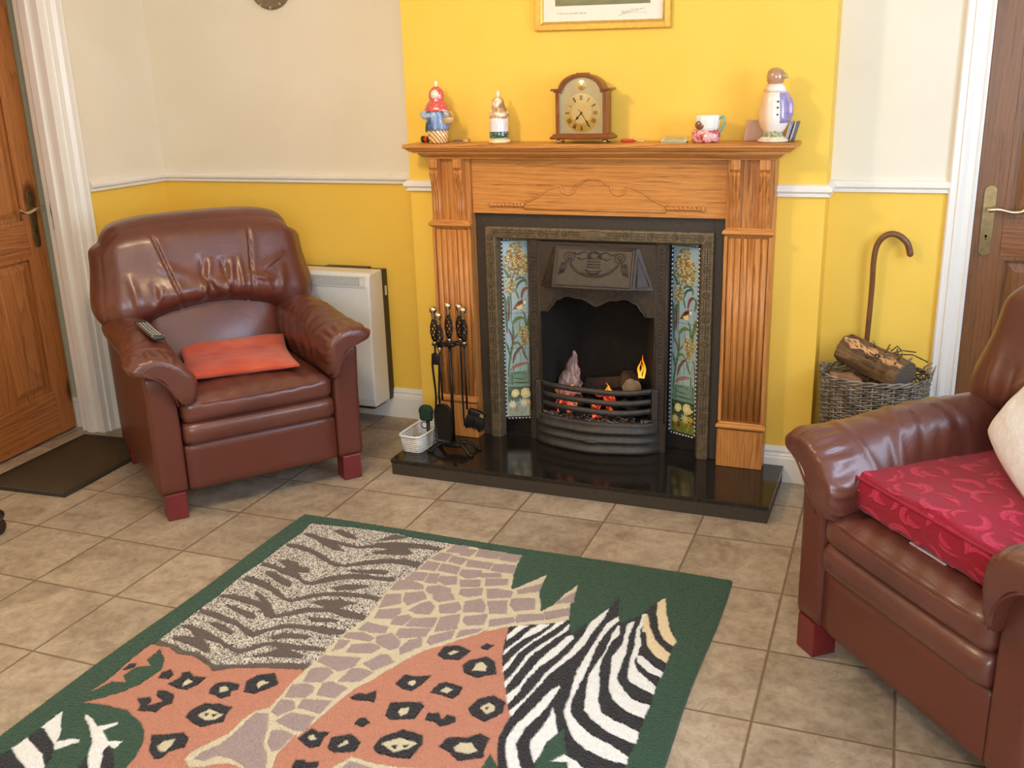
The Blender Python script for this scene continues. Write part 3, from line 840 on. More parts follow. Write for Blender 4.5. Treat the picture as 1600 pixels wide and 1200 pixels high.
for s_ in (-1, 1):
    xo, yo, xi, yi = .4045, -.013, .2965, .034
    nx_, nz_ = _tp.shape[1], _tp.shape[0]; z0_, z1_ = .150, .912
    A0 = np.array([-xo, yo]) if s_ < 0 else np.array([xi, yi]); A1 = np.array([-xi, yi]) if s_ < 0 else np.array([xo, yo])
    step = 1; us = np.linspace(0, 1, nx_); vs_ = np.linspace(0, 1, nz_)
    U, V = np.meshgrid(us, vs_); pts = np.zeros((nz_, nx_, 3)); pts[..., 0] = A0[0]+(A1[0]-A0[0])*U; pts[..., 1] = A0[1]+(A1[1]-A0[1])*U; pts[..., 2] = z1_-(z1_-z0_)*V
    nrm = np.array([A1[1]-A0[1], -(A1[0]-A0[0])]); nrm /= np.linalg.norm(nrm)
    gap = np.abs((V*5) % 1); gap = np.minimum(gap, 1-gap)*(z1_-z0_)/5; dep = np.where(gap < .0012, .0012, 0)
    pts[..., 0] -= nrm[0]*dep; pts[..., 1] -= nrm[1]*dep
    me = bpy.data.meshes.new('tile_panel'); idx = np.arange(nx_*nz_).reshape(nz_, nx_)
    fc = np.stack([idx[:-1, :-1], idx[1:, :-1], idx[1:, 1:], idx[:-1, 1:]], -1).reshape(-1, 4)
    pts[..., 2] += Z0; vlist = pts.reshape(-1, 3); nb = len(vlist)
    back = vlist[[0, nx_-1, nx_*nz_-1, nx_*(nz_-1)]].copy(); back[:, 0] -= nrm[0]*.008; back[:, 1] -= nrm[1]*.008
    me.from_pydata(np.vstack([vlist, back]).tolist(), [], fc.tolist()+[(nb, nb+1, nb+2, nb+3), (0, nb, nb+3, nx_*(nz_-1)), (nx_-1, nx_*nz_-1, nb+2, nb+1), (0, nx_-1, nb+1, nb), (nx_*(nz_-1), nb+3, nb+2, nx_*nz_-1)])
    me.materials.append(MAT['tile']); o = bpy.data.objects.new('tile_panel', me); C.objects.link(o); o.parent = fi
    o['label'] = 'pale blue tile panel painted with lilies, leaves and a small bird'
    c_ = _tp.reshape(-1, 3).copy(); g = (gap < .0012).reshape(-1); c_[g] *= .45
    color_attr(o, np.vstack([c_, np.tile(col(90,90,80)[:3], (4, 1))]))
    # beaded rim
    m = MB()
    def PP(u, z): return (A0[0]+(A1[0]-A0[0])*u+nrm[0]*.003, A0[1]+(A1[1]-A0[1])*u+nrm[1]*.003, z)
    cnt = 44
    for i in range(cnt):
        z = z0_-.004+(z1_-z0_+.008)*(i+.5)/cnt
        for u in (-.035, 1.035):
            x, y, z = PP(u, z); m.puff((.0042, .0035, .0068), .0033, 2, None, (x, y, z))
    for i in range(8):
        for zz in (z0_-.006, z1_+.006):
            x, y, zz = PP((i+.5)/8, zz); m.puff((.0062, .0035, .0042), .0033, 2, None, (x, y, zz))
    io('beaded_rim', m, MAT['bead'], o)

# ================================================================== RUG
RUG = """o 83,925 84,971 86,1018 94,1070 95,1109 90,1165 111,1109 151,1098 119,1076 125,1031 160,1012 129,994 125,935 179,977 202,1021 195,1096 174,1136 139,1180 102,1213 151,1201 243,1199 312,1229 346,1255 371,1287 392,1338 398,1378 408,1429 1241,1105 1230,1080 1202,1017 1189,970 1187,931 1186,884 1161,843 1138,793 1099,714 1067,643 1043,564 1027,493 1023,483 888,550 798,590 459,897 333,966 202,919 112,906
b 77,73 244,54 429,47 473,58 641,55 609,161 609,249 594,315 574,404 595,518 601,609 582,675 577,776 593,855 594,897 569,887 470,914 387,945 343,979 298,949 243,935 191,940 147,921 91,922 89,896 85,804 83,706 84,622 74,493 84,383 84,232 89,149
t 77,73 244,54 429,47 473,58 641,55 609,161 609,249 594,315 574,404 595,518 601,609 582,675 577,776 589,847 575,856 497,876 412,914 367,933 321,950 290,931 242,913 202,919 149,902 89,896 85,804 83,706 84,622 74,493 84,383 84,232 89,149
b 89,149 132,142 182,159 230,163 281,172 337,179 391,142 495,101 512,133 465,162 406,169 346,196 303,197 258,187 308,227 273,233 213,208 162,179 120,166
b 377,139 445,106 548,89 628,95 619,116 534,127 507,136 546,163 526,186 418,212 400,203 445,166 476,126 390,162
b 367,133 383,102 413,57 466,58 451,80 407,108
b 183,97 208,82 263,98 305,125 300,139 249,130
b 88,237 123,232 184,244 252,271 312,306 360,314 404,275 447,242 496,220 553,213 569,244 512,251 464,273 419,300 374,327 335,334 278,312 212,278 144,263 96,260
b 517,205 558,210 604,214 604,251 540,248
b 380,349 433,325 493,302 529,304 525,328 472,341 424,351
b 84,383 125,388 173,401 185,391 133,361 157,340 201,350 225,372 260,372 278,395 261,412 240,408 283,445 310,458 337,426 356,397 422,358 505,347 570,336 573,363 491,374 417,399 369,438 336,471 309,475 252,444 196,435 146,416 94,410
b 132,433 156,431 208,453 260,475 273,504 239,499 176,470 140,453
b 394,468 434,427 510,407 513,422 477,451 431,472
b 91,482 140,488 197,508 251,533 297,565 322,567 351,531 393,495 461,472 540,461 584,462 584,488 527,487 450,503 402,519 365,553 324,588 288,579 233,550 168,529 88,511
b 383,572 413,536 444,531 467,512 489,520 535,520 505,546 493,565 545,567 606,576 604,601 542,608 478,595 413,618 377,650 332,685 304,685 254,648 177,633 139,630 88,627 88,611 130,601 178,601 222,612 240,611 185,577 186,561 231,583 269,611 310,648 325,663 359,631 392,595 442,583 439,569
b 137,667 169,661 217,670 267,683 282,707 251,708 195,688
b 422,649 447,636 512,623 535,629 519,644 462,659
b 86,710 133,709 189,720 239,732 284,754 321,765 349,741 379,703 424,687 500,675 593,666 595,688 537,709 465,706 405,717 366,749 342,795 312,791 251,756 200,750 138,737 92,733
b 157,770 177,758 217,764 269,788 271,805 223,794
b 382,781 407,744 463,730 500,731 494,751 438,766 412,784
b 88,808 120,797 174,806 226,821 285,846 334,860 358,847 384,807 426,788 488,784 534,772 576,771 581,787 531,800 481,813 534,820 541,839 459,859 397,885 400,876 431,843 445,817 403,818 377,858 356,882 318,874 263,854 209,850 257,882 278,905 253,906 188,888 119,881 116,864 148,853 181,851 144,826
c 641,55 697,52 824,56 898,57 909,148 946,277 954,283 1024,157 1028,249 1066,335 1083,382 1107,334 1117,258 1138,192 1144,228 1152,298 1164,359 1181,401 1154,425 1113,449 1070,468 1024,493 972,539 973,525 949,567 914,607 882,651 846,686 821,740 795,810 775,867 752,915 741,990 722,1139 714,1123 712,1192 714,1216 733,1258 746,1282 697,1299 667,1282 626,1277 597,1288 577,1309 544,1324 512,1303 508,1280 525,1243 551,1187 552,1127 561,1084 587,1061 585,1006 578,935 580,863 583,815 575,763 571,728 593,855 577,776 582,675 601,609 595,518 574,404 594,315 609,249 609,161
m 650,61 702,57 696,106 644,116
m 707,75 737,72 733,119 696,119
m 743,57 826,62 826,107 755,112
m 829,61 898,57 894,109 839,109
m 631,128 671,127 668,179 617,177
m 679,137 733,138 731,183 684,174
m 741,142 825,139 828,181 755,188
m 835,142 903,131 911,183 843,189
m 614,197 660,201 665,249 615,254
m 670,197 733,201 742,247 680,244
m 751,213 809,200 822,238 790,260 756,248
m 818,215 875,196 888,221 832,240
m 607,281 651,272 659,323 599,331
m 659,275 690,264 707,324 671,330
m 703,278 750,262 768,309 742,323 707,306
m 774,278 831,258 846,300 793,318
m 849,246 913,224 923,262 866,287
m 586,347 622,335 671,348 683,372 589,410
m 694,351 724,335 764,339 773,364 720,388 698,373
m 802,332 858,307 872,347 839,369 809,363
m 877,306 910,295 956,296 962,332 903,358
m 590,443 632,423 655,476 608,519
m 645,413 691,387 719,421 684,477 660,453
m 733,389 781,367 804,398 768,426 742,413
m 703,502 719,454 741,436 764,460 772,504 736,511
m 780,444 824,412 847,442 840,470 799,484
m 847,399 885,370 907,400 920,438 864,457
m 911,377 963,354 988,424 943,440
m 976,339 1036,313 1059,374 1009,402 984,373
m 615,532 671,502 683,530 673,564 625,575
m 683,550 712,530 730,539 724,586 687,590
m 740,541 802,514 811,566 736,587
m 814,510 859,474 883,551 831,584
m 881,482 935,448 948,504 908,523 887,505
m 960,475 1016,440 1029,466 973,510
m 1028,421 1093,394 1107,424 1043,461 1029,446
m 1099,381 1158,335 1169,377 1118,420
m 972,279 1029,220 1033,269 982,304
m 1106,326 1142,238 1156,298
m 618,608 684,610 693,642 653,650 613,650
m 729,605 810,576 813,619 752,650 732,633
m 831,613 882,561 888,607 851,653 834,640
m 901,555 958,525 944,554 906,596
m 590,677 632,663 678,675 673,696 594,704
m 687,663 713,639 754,663 766,696 754,714 707,698 689,681
m 791,724 777,697 781,654 807,630 827,670
m 588,721 618,715 618,748 600,777
m 636,728 684,706 718,713 708,748 643,767
m 593,802 692,781 695,819 668,854 591,834
m 741,750 757,740 791,768 758,818 716,799
m 699,835 726,826 760,830 745,877 695,899
m 663,923 680,908 729,916 725,964 677,970
m 588,956 621,938 645,945 653,964 649,989 601,1006
m 594,871 632,855 657,869 653,914 607,930
m 597,1022 630,1019 649,1042 628,1080 603,1069
m 652,1000 722,981 722,1036 658,1033
m 653,1060 718,1054 724,1109 697,1114 638,1102
m 651,1141 669,1129 707,1134 707,1184 697,1202 668,1177
m 567,1093 599,1082 633,1136 656,1186 694,1223 718,1263 729,1288 697,1299 658,1271 615,1262 579,1264 562,1290 533,1296 532,1271 558,1226 566,1171 562,1129
k 98,1055 97,1026 114,1014 123,1037 110,1053
k 220,1054 210,1030 225,1007 251,1026 251,1051
k 263,1067 275,1035 265,1012 282,1000 306,1014 345,1007 345,1042 333,1074 306,1077
c 299,1048 301,1029 324,1036 311,1063
k 398,1069 386,1046 389,1017 416,1004 453,1003 461,1025 449,1036 460,1056 441,1074 421,1064
c 408,1032 424,1020 440,1036 422,1054
k 480,1028 459,983 469,951 509,924 550,966 536,993 514,1025
c 491,984 497,966 522,967 513,982 508,1002
k 266,1192 258,1169 231,1148 260,1132 275,1145 279,1164 307,1134 270,1123 259,1102 282,1094 312,1102 336,1135 322,1151 319,1181
k 402,1169 400,1136 415,1104 455,1093 494,1091 499,1129 512,1152 470,1189 439,1184
c 430,1153 444,1120 494,1128 484,1151 463,1164
k 442,1138 453,1134 455,1150
k 461,1137 478,1128 476,1145
k 406,1306 369,1257 402,1245 441,1221 467,1233 484,1268 458,1293 455,1326 439,1329
c 416,1287 419,1265 440,1248 447,1271 448,1299 431,1300
k 726,1141 738,1096 763,1101 787,1092 788,1123 793,1148 774,1164
c 747,1128 756,1114 772,1127 761,1138
k 773,1239 766,1212 788,1202 797,1211 821,1198 832,1216 812,1235
k 815,1147 803,1110 841,1079 882,1100 885,1139 840,1158
c 834,1134 844,1104 856,1115 843,1137
k 759,950 773,925 794,924 813,897 834,950 808,949 782,956
k 829,1044 829,1022 840,1012 866,1025 854,1050
k 885,990 872,934 945,906 962,918 964,975 911,999
c 910,965 909,949 928,937 937,962 925,979
k 844,855 849,811 882,807 921,789 913,842 902,871 872,870
c 874,841 879,826 893,828 893,852
k 951,862 954,820 971,804 1021,810 1027,842 1018,869 987,863
c 972,845 981,824 1001,831 994,852
k 891,696 890,650 929,629 974,644 961,699 922,709
c 915,677 925,658 943,659 928,684
k 991,623 999,595 1027,599 1014,629
k 979,718 988,689 1026,657 1059,675 1084,729 1041,762 997,749
c 1013,736 1013,699 1026,687 1047,702 1050,724
k 1074,897 1080,850 1115,818 1153,837 1163,885 1135,932 1093,916
c 1100,882 1113,853 1137,862 1139,884 1125,900
k 1112,878 1120,868 1122,884
k 989,972 984,942 1008,934 1031,957 1032,932 1057,935 1067,956 1037,985 1018,971
k 919,1109 917,1070 956,1023 1011,1028 1027,1060 1022,1118 980,1127 940,1125
c 928,1089 965,1055 1013,1059 1001,1086 974,1108
k 956,1091 970,1079 972,1097
k 982,1079 996,1069 993,1086
k 1065,1055 1074,1014 1119,1001 1142,975 1171,985 1174,1030 1185,1057 1132,1089 1103,1067
c 1101,1045 1110,1024 1133,1015 1163,1040 1144,1057 1111,1058
c 862,1212 887,1156 951,1159 1003,1155 1053,1142 1067,1156 867,1227
m 891,1202 897,1173 946,1178 969,1191 896,1217
w 80,1326 81,1257 149,1334 161,1358 158,1365
w 157,1364 194,1337 212,1333 218,1342 183,1386
k 79,1371 87,1328 141,1356 174,1380 199,1411 207,1438 171,1412 122,1390
w 75,1416 81,1372 122,1390 168,1409 225,1457 184,1472 118,1440
k 68,1458 74,1443 80,1423 124,1442 160,1455 186,1475 116,1500
w 156,1260 150,1247 181,1256 216,1277 254,1247 260,1254 241,1287 286,1313 322,1302 322,1332 297,1325 307,1350 355,1415 327,1425 273,1371 252,1334 193,1281
k 300,1348 297,1325 328,1343 385,1404 352,1416
k 293,1429 278,1378 328,1424
k 1027,493 1070,468 1113,449 1154,425 1180,397 1204,454 1215,473 1218,454 1239,396 1273,297 1278,219 1313,341 1330,374 1371,312 1382,259 1397,219 1415,182 1438,279 1504,413 1504,490 1509,578 1504,641 1511,734 1508,837 1508,895 1504,952 1508,1009 1241,1105 1202,1017 1189,970 1188,890 1161,843 1138,793 1099,714 1067,643 1043,564
w 1049,478 1080,468 1069,492 1049,567 1038,539
w 1108,450 1135,441 1119,493 1092,539 1077,588 1068,638 1059,616 1078,552 1091,484
w 1150,426 1174,409 1150,482 1124,545 1104,621 1104,680 1098,718 1089,689 1096,624 1108,568 1129,508 1145,456
w 1188,423 1198,452 1180,499 1164,549 1141,617 1136,701 1130,780 1118,754 1127,704 1128,621 1147,555 1173,492
w 1218,477 1227,496 1208,593 1186,651 1171,720 1170,789 1161,843 1144,809 1161,754 1164,691 1172,623 1194,538 1205,486
w 1272,292 1275,355 1267,423 1266,513 1252,586 1236,633 1220,679 1213,736 1200,808 1188,890 1175,874 1192,811 1202,755 1208,683 1221,630 1236,567 1245,476 1243,394
w 1311,333 1318,359 1304,420 1300,501 1307,584 1312,670 1312,739 1315,789 1326,827 1361,863 1404,894 1458,913 1504,939 1508,968 1465,966 1405,950 1363,921 1331,873 1307,827 1303,764 1293,708 1286,648 1286,575 1289,479 1290,387
w 1330,383 1342,425 1332,482 1334,566 1343,628 1366,697 1377,752 1398,795 1434,817 1474,829 1507,840 1512,887 1476,881 1437,869 1385,834 1354,803 1342,750 1324,666 1324,610 1329,534 1323,449 1323,385
w 1364,348 1370,433 1387,514 1392,579 1396,641 1431,689 1466,721 1509,727 1507,784 1459,773 1415,739 1390,696 1372,618 1356,550 1364,479 1347,368
w 1388,292 1391,389 1415,462 1421,528 1420,552 1444,592 1472,614 1504,641 1508,681 1467,662 1432,644 1420,617 1406,541 1398,467 1383,402 1375,301
w 1419,520 1433,515 1479,556 1509,574 1507,598 1470,587 1429,549
s 1389,296 1413,363 1447,424 1478,457 1504,482 1505,527 1466,503 1434,464 1409,393 1400,396 1382,318
s 1399,218 1415,182 1438,269 1470,353 1504,413 1503,439 1468,417 1439,364 1411,279
w 1262,722 1268,732 1264,778 1262,822 1253,867 1238,920 1238,985 1259,1027 1296,1086 1265,1097 1220,1010 1208,970 1211,916 1225,863 1236,810 1247,754
w 1276,820 1292,846 1320,914 1305,954 1307,1004 1303,1036 1278,996 1267,962 1276,906 1279,858
g 1320,914 1328,888 1357,961 1368,982 1338,1017 1376,1007 1391,1051 1322,1076 1303,1036 1307,1004 1305,954
w 1338,1017 1360,982 1396,996 1440,1034 1391,1051 1376,1007
g 1194,1094 1194,1039 1223,1068 1242,1114 1208,1126"""
def build_rug():
    X0, Y0 = -.875, -.893; W = 1590; L = 2300; VIS = 1580; cell = 3.0; k = 2
    nx = int(W/cell)+1; ny = int(VIS/cell)+1
    sc = k/cell
    green = col(38,72,52)
    P = Paint(nx*k, ny*k, green)
    cc = dict(g=green, o=col(186,126,103), b=col(90,78,70), t=col(170,165,158), c=col(206,196,168), m=col(158,140,139), k=col(30,28,32), w=col(232,234,234), s=col(226,208,172))
    ids = np.zeros((P.h, P.w), np.int16); Q = Paint(nx*k, ny*k, (0,0,0))
    for i, line in enumerate(RUG.strip().split('\n')):
        q = line.split(); pts = [tuple(float(a)*sc for a in s_.split(',')) for s_ in q[1:]]
        if q[0] == 'm' and len(pts) < 9:
            gx_, gy_ = sum(a for a, b in pts)/len(pts), sum(b for a, b in pts)/len(pts)
            pts = [(a+(a-gx_)/max(1e-6, math.hypot(a-gx_, b-gy_))*4.5*sc, b+(b-gy_)/max(1e-6, math.hypot(a-gx_, b-gy_))*4.5*sc) for a, b in pts]
        jit = []
        for j in range(len(pts)):   # hand-tufted edges: subdivide and jitter a little
            a = pts[j]; b = pts[(j+1) % len(pts)]; d = math.hypot(b[0]-a[0], b[1]-a[1]); n_ = max(1, int(d/(9*sc)))
            for u in range(n_): jit.append((a[0]+(b[0]-a[0])*u/n_+RNG.normal(0, .9*sc), a[1]+(b[1]-a[1])*u/n_+RNG.normal(0, .9*sc)))
        P.poly(jit, cc[q[0]]); code = float('gobtcmkws'.index(q[0])); Q.poly(jit, (code+1,)*3)
    # green outer border stays on top
    bw = int(70*sc)
    # speckled ground of the tiger part
    sp = Q.a[..., 0] == 4
    rn = RNG.random(sp.shape)
    blk = np.repeat(np.repeat(RNG.random((P.h//2+1, P.w//2+1)), 2, 0), 2, 1)[:P.h, :P.w]
    P.a[sp & (blk < .42)] = cc['k'][:3]*1 if False else np.array(col(70,64,60)[:3]); P.a[sp & (blk >= .42)] = np.array(col(214,208,198)[:3])
    A = P.down(k)
    A = A*(1+RNG.normal(0, .05, A.shape[:2])[..., None])
    q = Q.a[::k, ::k, 0][:ny, :nx]
    e = np.zeros((ny, nx), bool); e[:-1] |= q[:-1] != q[1:]; e[:, :-1] |= q[:, :-1] != q[:, 1:]
    xs = np.arange(nx)*cell; ys = np.concatenate([np.arange(ny)*cell, np.arange(ny*cell+20, L+1, 20)])
    N = len(ys); XX, YY = np.meshgrid(xs, ys); Z = np.full(XX.shape, .013)
    Z += RNG.normal(0, .0006, Z.shape); Z[:ny] -= .0022*e
    d = np.minimum(np.minimum(XX, xs[-1]-XX), np.minimum(YY, L-YY)); Z -= .009*np.clip(1-d/9, 0, 1)**2
    # gently uneven outline
    ox = .004*np.sin(YY/130)*((XX-W/2)/W*2); oy = .003*np.sin(XX/170)
    V = np.stack([X0+XX/1000+ox, Y0-YY/1000+oy, Z], -1).reshape(-1, 3)
    idx = np.arange(N*nx).reshape(N, nx)
    F = np.stack([idx[:-1, :-1], idx[1:, :-1], idx[1:, 1:], idx[:-1, 1:]], -1).reshape(-1, 4)
    border = list(idx[0])+list(idx[1:, -1])+list(idx[-1, :-1][::-1])+list(idx[1:-1, 0][::-1])
    low = V[border].copy(); low[:, 2] = .0005; nb = len(V); B = len(border)
    sk = [(border[i], border[(i+1) % B], nb+(i+1) % B, nb+i) for i in range(B)]
    me = bpy.data.meshes.new('area_rug'); me.from_pydata(np.vstack([V, low]).tolist(), [], F.tolist()+sk+[tuple(range(nb, nb+B))]); 
    Cc = np.zeros((N, nx, 3), np.float32); Cc[:ny] = A[:ny, :nx]; Cc[ny:] = green[:3]
    Cc[ny:, :] = Cc[ny-1:ny, :]
    t = NT('tufted_wool_rug', .95, spec=.15)
    at = t.new('ShaderNodeVertexColor', layer_name='Col'); n = t.noise(t.tc.outputs['Object'], 330, 3, .6)
    n2 = t.noise(t.tc.outputs['Object'], 60, 3, .6)
    br = t.math('ADD', .80, t.math('ADD', t.math('MULTIPLY', n, .28), t.math('MULTIPLY', n2, .16))); cb = t.new('ShaderNodeCombineXYZ'); [t.link(br, cb.inputs[i]) for i in range(3)]
    t.base(t.mix(1.0, at.outputs[0], cb.outputs[0], 'MULTIPLY')); t.bump(n, .6, .004); t.set('Sheen Weight', .25)
    me.materials.append(t.m); o = bpy.data.objects.new('area_rug', me); C.objects.link(o)
    color_attr(o, np.vstack([Cc.reshape(-1, 3), np.tile(np.array(green[:3], np.float32), (B, 1))]))
    tag(o, 'green bordered tufted rug with zebra, giraffe, leopard and tiger patterns', 'rug')
build_rug()

# doormat by the left door
t = NT('ribbed_coir_mat', .9, spec=.2)
w_ = t.new('ShaderNodeTexWave', wave_type='BANDS', bands_direction='Y'); w_.inputs['Scale'].default_value = 32; t.link(t.tc.outputs['Object'], w_.inputs['Vector'])
w2 = t.new('ShaderNodeTexWave', wave_type='BANDS', bands_direction='X'); w2.inputs['Scale'].default_value = 22; t.link(t.tc.outputs['Object'], w2.inputs['Vector'])
mm = t.math('MULTIPLY', w_.outputs[1], w2.outputs[1]); t.base(t.ramp(mm, [(.1, col(40,34,28)), (.6, col(118,100,74))])); t.bump(mm, .5, .003)
dm = thing('doormat', 'dark brown ribbed doormat on the tiles by the left door', 'doormat', (-2.135, -.748, 0), math.radians(4))
obj('mat_border', MB().puff((.222, .318, .004), .0035, 4, None, (0,0,.0042)), simple('mat_rubber', col(44,38,34), .8), dm)
obj('mat_pile', MB().puff((.204, .300, .0055), .004, 4, None, (0,0,.0062)), t.m, dm)

def drop(x, y, z=1.5):
    dg = bpy.context.evaluated_depsgraph_get(); dg.update(); hit, loc, *_ = scene.ray_cast(dg, Vector((x, y, z)), Vector((0, 0, -1))); return loc.z if hit else 0
# ================================================================== ARMCHAIRS
def smooth01(a): a = np.clip(a, 0, 1); return a*a*(3-2*a)
def armchair(loc, rz, label):
    t = thing('armchair', label, 'armchair', loc, rz)
    LE, LP = MAT['leather'], MAT['leather_plain']
    # rear and inside body
    obj('chair_base', MB().puff((.30, .355, .125), .02, 6, None, (0, .41, .228)), LP, t)
    obj('front_panel', MB().puff((.296, .030, .092), .018, 10, None, (0, .036, .190)), LP, t)
    def rollf(p, h, v):
        p = p.copy(); p[:, 1] -= .010*np.cos(np.clip(v[:, 2], -1, 1)*PI/2)*(v[:, 1] < 0); return p
    obj('front_roll', MB().puff((.294, .05, .049), .030, 16, rollf, (0, .046, .322)), LE, t)
    # seat cushion: crowned, front edge piped
    def seatf(p, h, v):
        p = p.copy(); u, w = v[:, 0], v[:, 1]
        top = smooth01((v[:, 2]+.2)); crown = (1-u**2)*(1-np.abs(w)**3)
        p[:, 2] += .026*crown*top
        p[:, 1] += np.where(w < -.5, -.012*(1-u**2)*np.cos(v[:, 2]*PI/2), 0)
        p[:, 2] += .003*np.sin(u*23+w*5)*np.exp(-((w+.8)/.35)**2)*top
        return p
    s = obj('seat_cushion', MB().puff((.292, .300, .048), .034, 34, seatf, (0, .290, .408)), LE, t)
    zz = .447
    obj('piping', MB().tube([(x, -.0105-.012*(1-(x/.292)**2)+.008, zz-.011) for x in np.linspace(-.286, .286, 30)], .0034, 8), MAT['stitch'], s)
    # sides
    for sd in (-1, 1):
        def sidef(p, h, v, sd=sd):
            p = p.copy(); y = p[:, 1]+.42; top = smooth01((v[:, 2]+1)/2)
            p[:, 2] += top*(.0+.09*np.clip(y/.5, 0, 1))
            p[:, 1] += .02*(1-top)*(v[:, 1] > .5)*-1
            fr_ = np.exp(-((y-0)/.05)**2)
            p[:, 0] += sd*.010*smooth01((v[:, 2]-.1))*fr_
            return p
        obj('side_panel', MB().puff((.056, .400, .235), .022, 16, sidef, (sd*.350, .402, .330)), LP, t)
        # padded arm draped over the top and inside, gathered at the front edge
        back = [(.292, .440), (.272, .452), (.256, .500), (.250, .565), (.262, .630), (.296, .672), (.345, .688), (.392, .682), (.424, .656), (.437, .622), (.430, .590), (.410, .566), (.380, .560), (.345, .560), (.318, .510), (.306, .455)]
        front = [(.296, .436), (.278, .440), (.260, .474), (.254, .526), (.266, .582), (.300, .620), (.348, .640), (.398, .642), (.442, .630), (.464, .606), (.454, .586), (.412, .574), (.372, .560), (.338, .530), (.317, .488), (.306, .448)]
        B_, F_ = np.array(back), np.array(front)
        ys = np.array([-.040, -.036, -.026, -.010, .012, .04, .08, .13, .19, .26, .34, .43, .52, .60, .66])
        sc = np.array([.55, .78, .90, .97, 1.0, 1.0, .99, .98, .98, .98, .99, 1.0, 1.0, .99, .95])
        G = []
        for y, k in zip(ys, sc):
            w_ = smooth01((y+.02)/.34); S_ = F_*(1-w_)+B_*w_; c_ = np.array([.345, .570])
            S_ = c_+(S_-c_)*k; inn = np.clip((.33-S_[:, 0:1])/.05, 0, 1)*np.clip((.60-S_[:, 1:2])/.06, 0, 1); S_ = S_-inn*np.array([[.032 if sd < 0 else -.012, 0]])*(1-w_*.6); G.append([(s0, y, s1) for s0, s1 in S_])
        G = np.array(G)
        def up(A, ax, n_, cyc):
            A = np.moveaxis(A, ax, 0); m_ = len(A); out = []
            N = m_ if cyc else m_-1
            for i in range(N):
                p0, p1, p2, p3 = (A[(i-1) % m_], A[i], A[(i+1) % m_], A[(i+2) % m_]) if cyc else (A[max(i-1, 0)], A[i], A[i+1], A[min(i+2, m_-1)])
                for q in range(n_):
                    t_ = q/n_; out.append(.5*((2*p1)+(p2-p0)*t_+(2*p0-5*p1+4*p2-p3)*t_*t_+(3*p1-p0-3*p2+p3)*t_**3))
            if not cyc: out.append(A[-1])
            return np.moveaxis(np.array(out), 0, ax)
        G = up(up(G, 0, 6, False), 1, 7, True)
        cen = G.mean(1, keepdims=True); nv = G-cen; nv[..., 1] = 0; nv /= np.linalg.norm(nv, axis=2, keepdims=True)+1e-9
        th = np.linspace(0, 2*PI, G.shape[1], endpoint=False)[None, :]; yy = G[:, 0, 1][:, None]
        g = .0042*np.sin(th*17+np.sin(th*3)*2)*np.exp(-((yy-.015)/.038)**2)+.0022*np.sin(th*29+1)*np.exp(-((yy+.005)/.03)**2)
        inner = smooth01((np.cos(th-PI*.50)+.35))
        for q, (y0, am, wd, sl) in enumerate([(.10, .004, .010, .02), (.16, -.004, .014, -.02), (.215, .005, .010, .03), (.265, -.005, .012, .02), (.31, .005, .010, .04), (.355, -.004, .010, .03), (.40, .004, .009, .02), (.46, -.003, .014, -.02)]):
            g = g+am*np.exp(-((yy-y0-sl*np.sin(th*2+q))/wd)**2)*inner
        G = G+nv*g[..., None]
        fall = -.020*np.exp(-((G[..., 1:2])/.10)**2)*(G[..., 2:3] > .54); 
        G[..., 0] *= sd
        m = MB(); m.loft(G.tolist(), True, True)
        o = obj('arm_pad', m, LE, t)
        obj('piping', MB().tube(spline([(sd*.448, -.012, .590), (sd*.42, -.030, .580), (sd*.375, -.040, .566), (sd*.338, -.042, .532), (sd*.316, -.038, .490), (sd*.302, -.026, .446)], 5), .0032, 8), MAT['stitch'], o)
    # back shell
    def shellf(p, h, v):
        p = p.copy(); z = (v[:, 2]+1)/2; p[:, 1] += .10*z; p[:, 0] *= 1-.10*smooth01((z-.6)/.4); return p
    obj('back_shell', MB().puff((.395, .05, .41), .04, 14, shellf, (0, .725, .515)), LP, t)
    # lumbar cushion
    def lumf(p, h, v):
        p = p.copy(); p[:, 1] += .10*(v[:, 2]+1)/2-.025*(1-v[:, 0]**2)*(1-v[:, 2]**2)*(v[:, 1] < 0); return p
    obj('lumbar_cushion', MB().puff((.285, .09, .17), .05, 20, lumf, (0, .575, .575)), LE, t)
    # head cushion: big rounded pillow with two slanting seams and gathers along the arched lower edge
    def headf(p, h, v):
        p = p.copy(); u, w = v[:, 0], v[:, 2]
        front = (v[:, 1] < .3)
        # rounded upper corners, arched top
        top = smooth01(w); k = .30
        p[:, 0] = np.sign(p[:, 0])*np.abs(p[:, 0])*(1-.045*top*np.abs(w)**3)
        p[:, 2] -= .058*np.abs(u)**5*top
        p[:, 2] -= .012*u*u*top
        # arched lower edge
        bot = smooth01(-w+.1)
        p[:, 2] += .090*(1-np.clip(np.abs(u)/.72, 0, 1)**2)*bot*.9-.02*bot
        # belly forward
        bel = (1-u**4)*(1-(w+.15)**2*.8); p[:, 1] -= np.where(front, .040*np.clip(bel, 0, 1), 0)
        lowb = np.exp(-((w+.50)/.42)**2); p[:, 0] *= 1+.050*lowb; p[:, 1] -= np.where(front, .034*lowb, 0)
        # rake backwards
        p[:, 1] += .05*(w+1)/2
        x, z = p[:, 0], p[:, 2]
        f_ = np.where(v[:, 1] < -.2, 1.0, 0.0)
        g = np.zeros_like(x)
        for sx in (-1, 1):
            line = sx*(.170+(.26 if sx < 0 else .12)*(z-.02)); g += .013*np.exp(-((x-line)/.0055)**2)*smooth01((.19-z)/.1)
            g -= .006*np.exp(-((x-line)/.030)**2)*smooth01((.19-z)/.1)
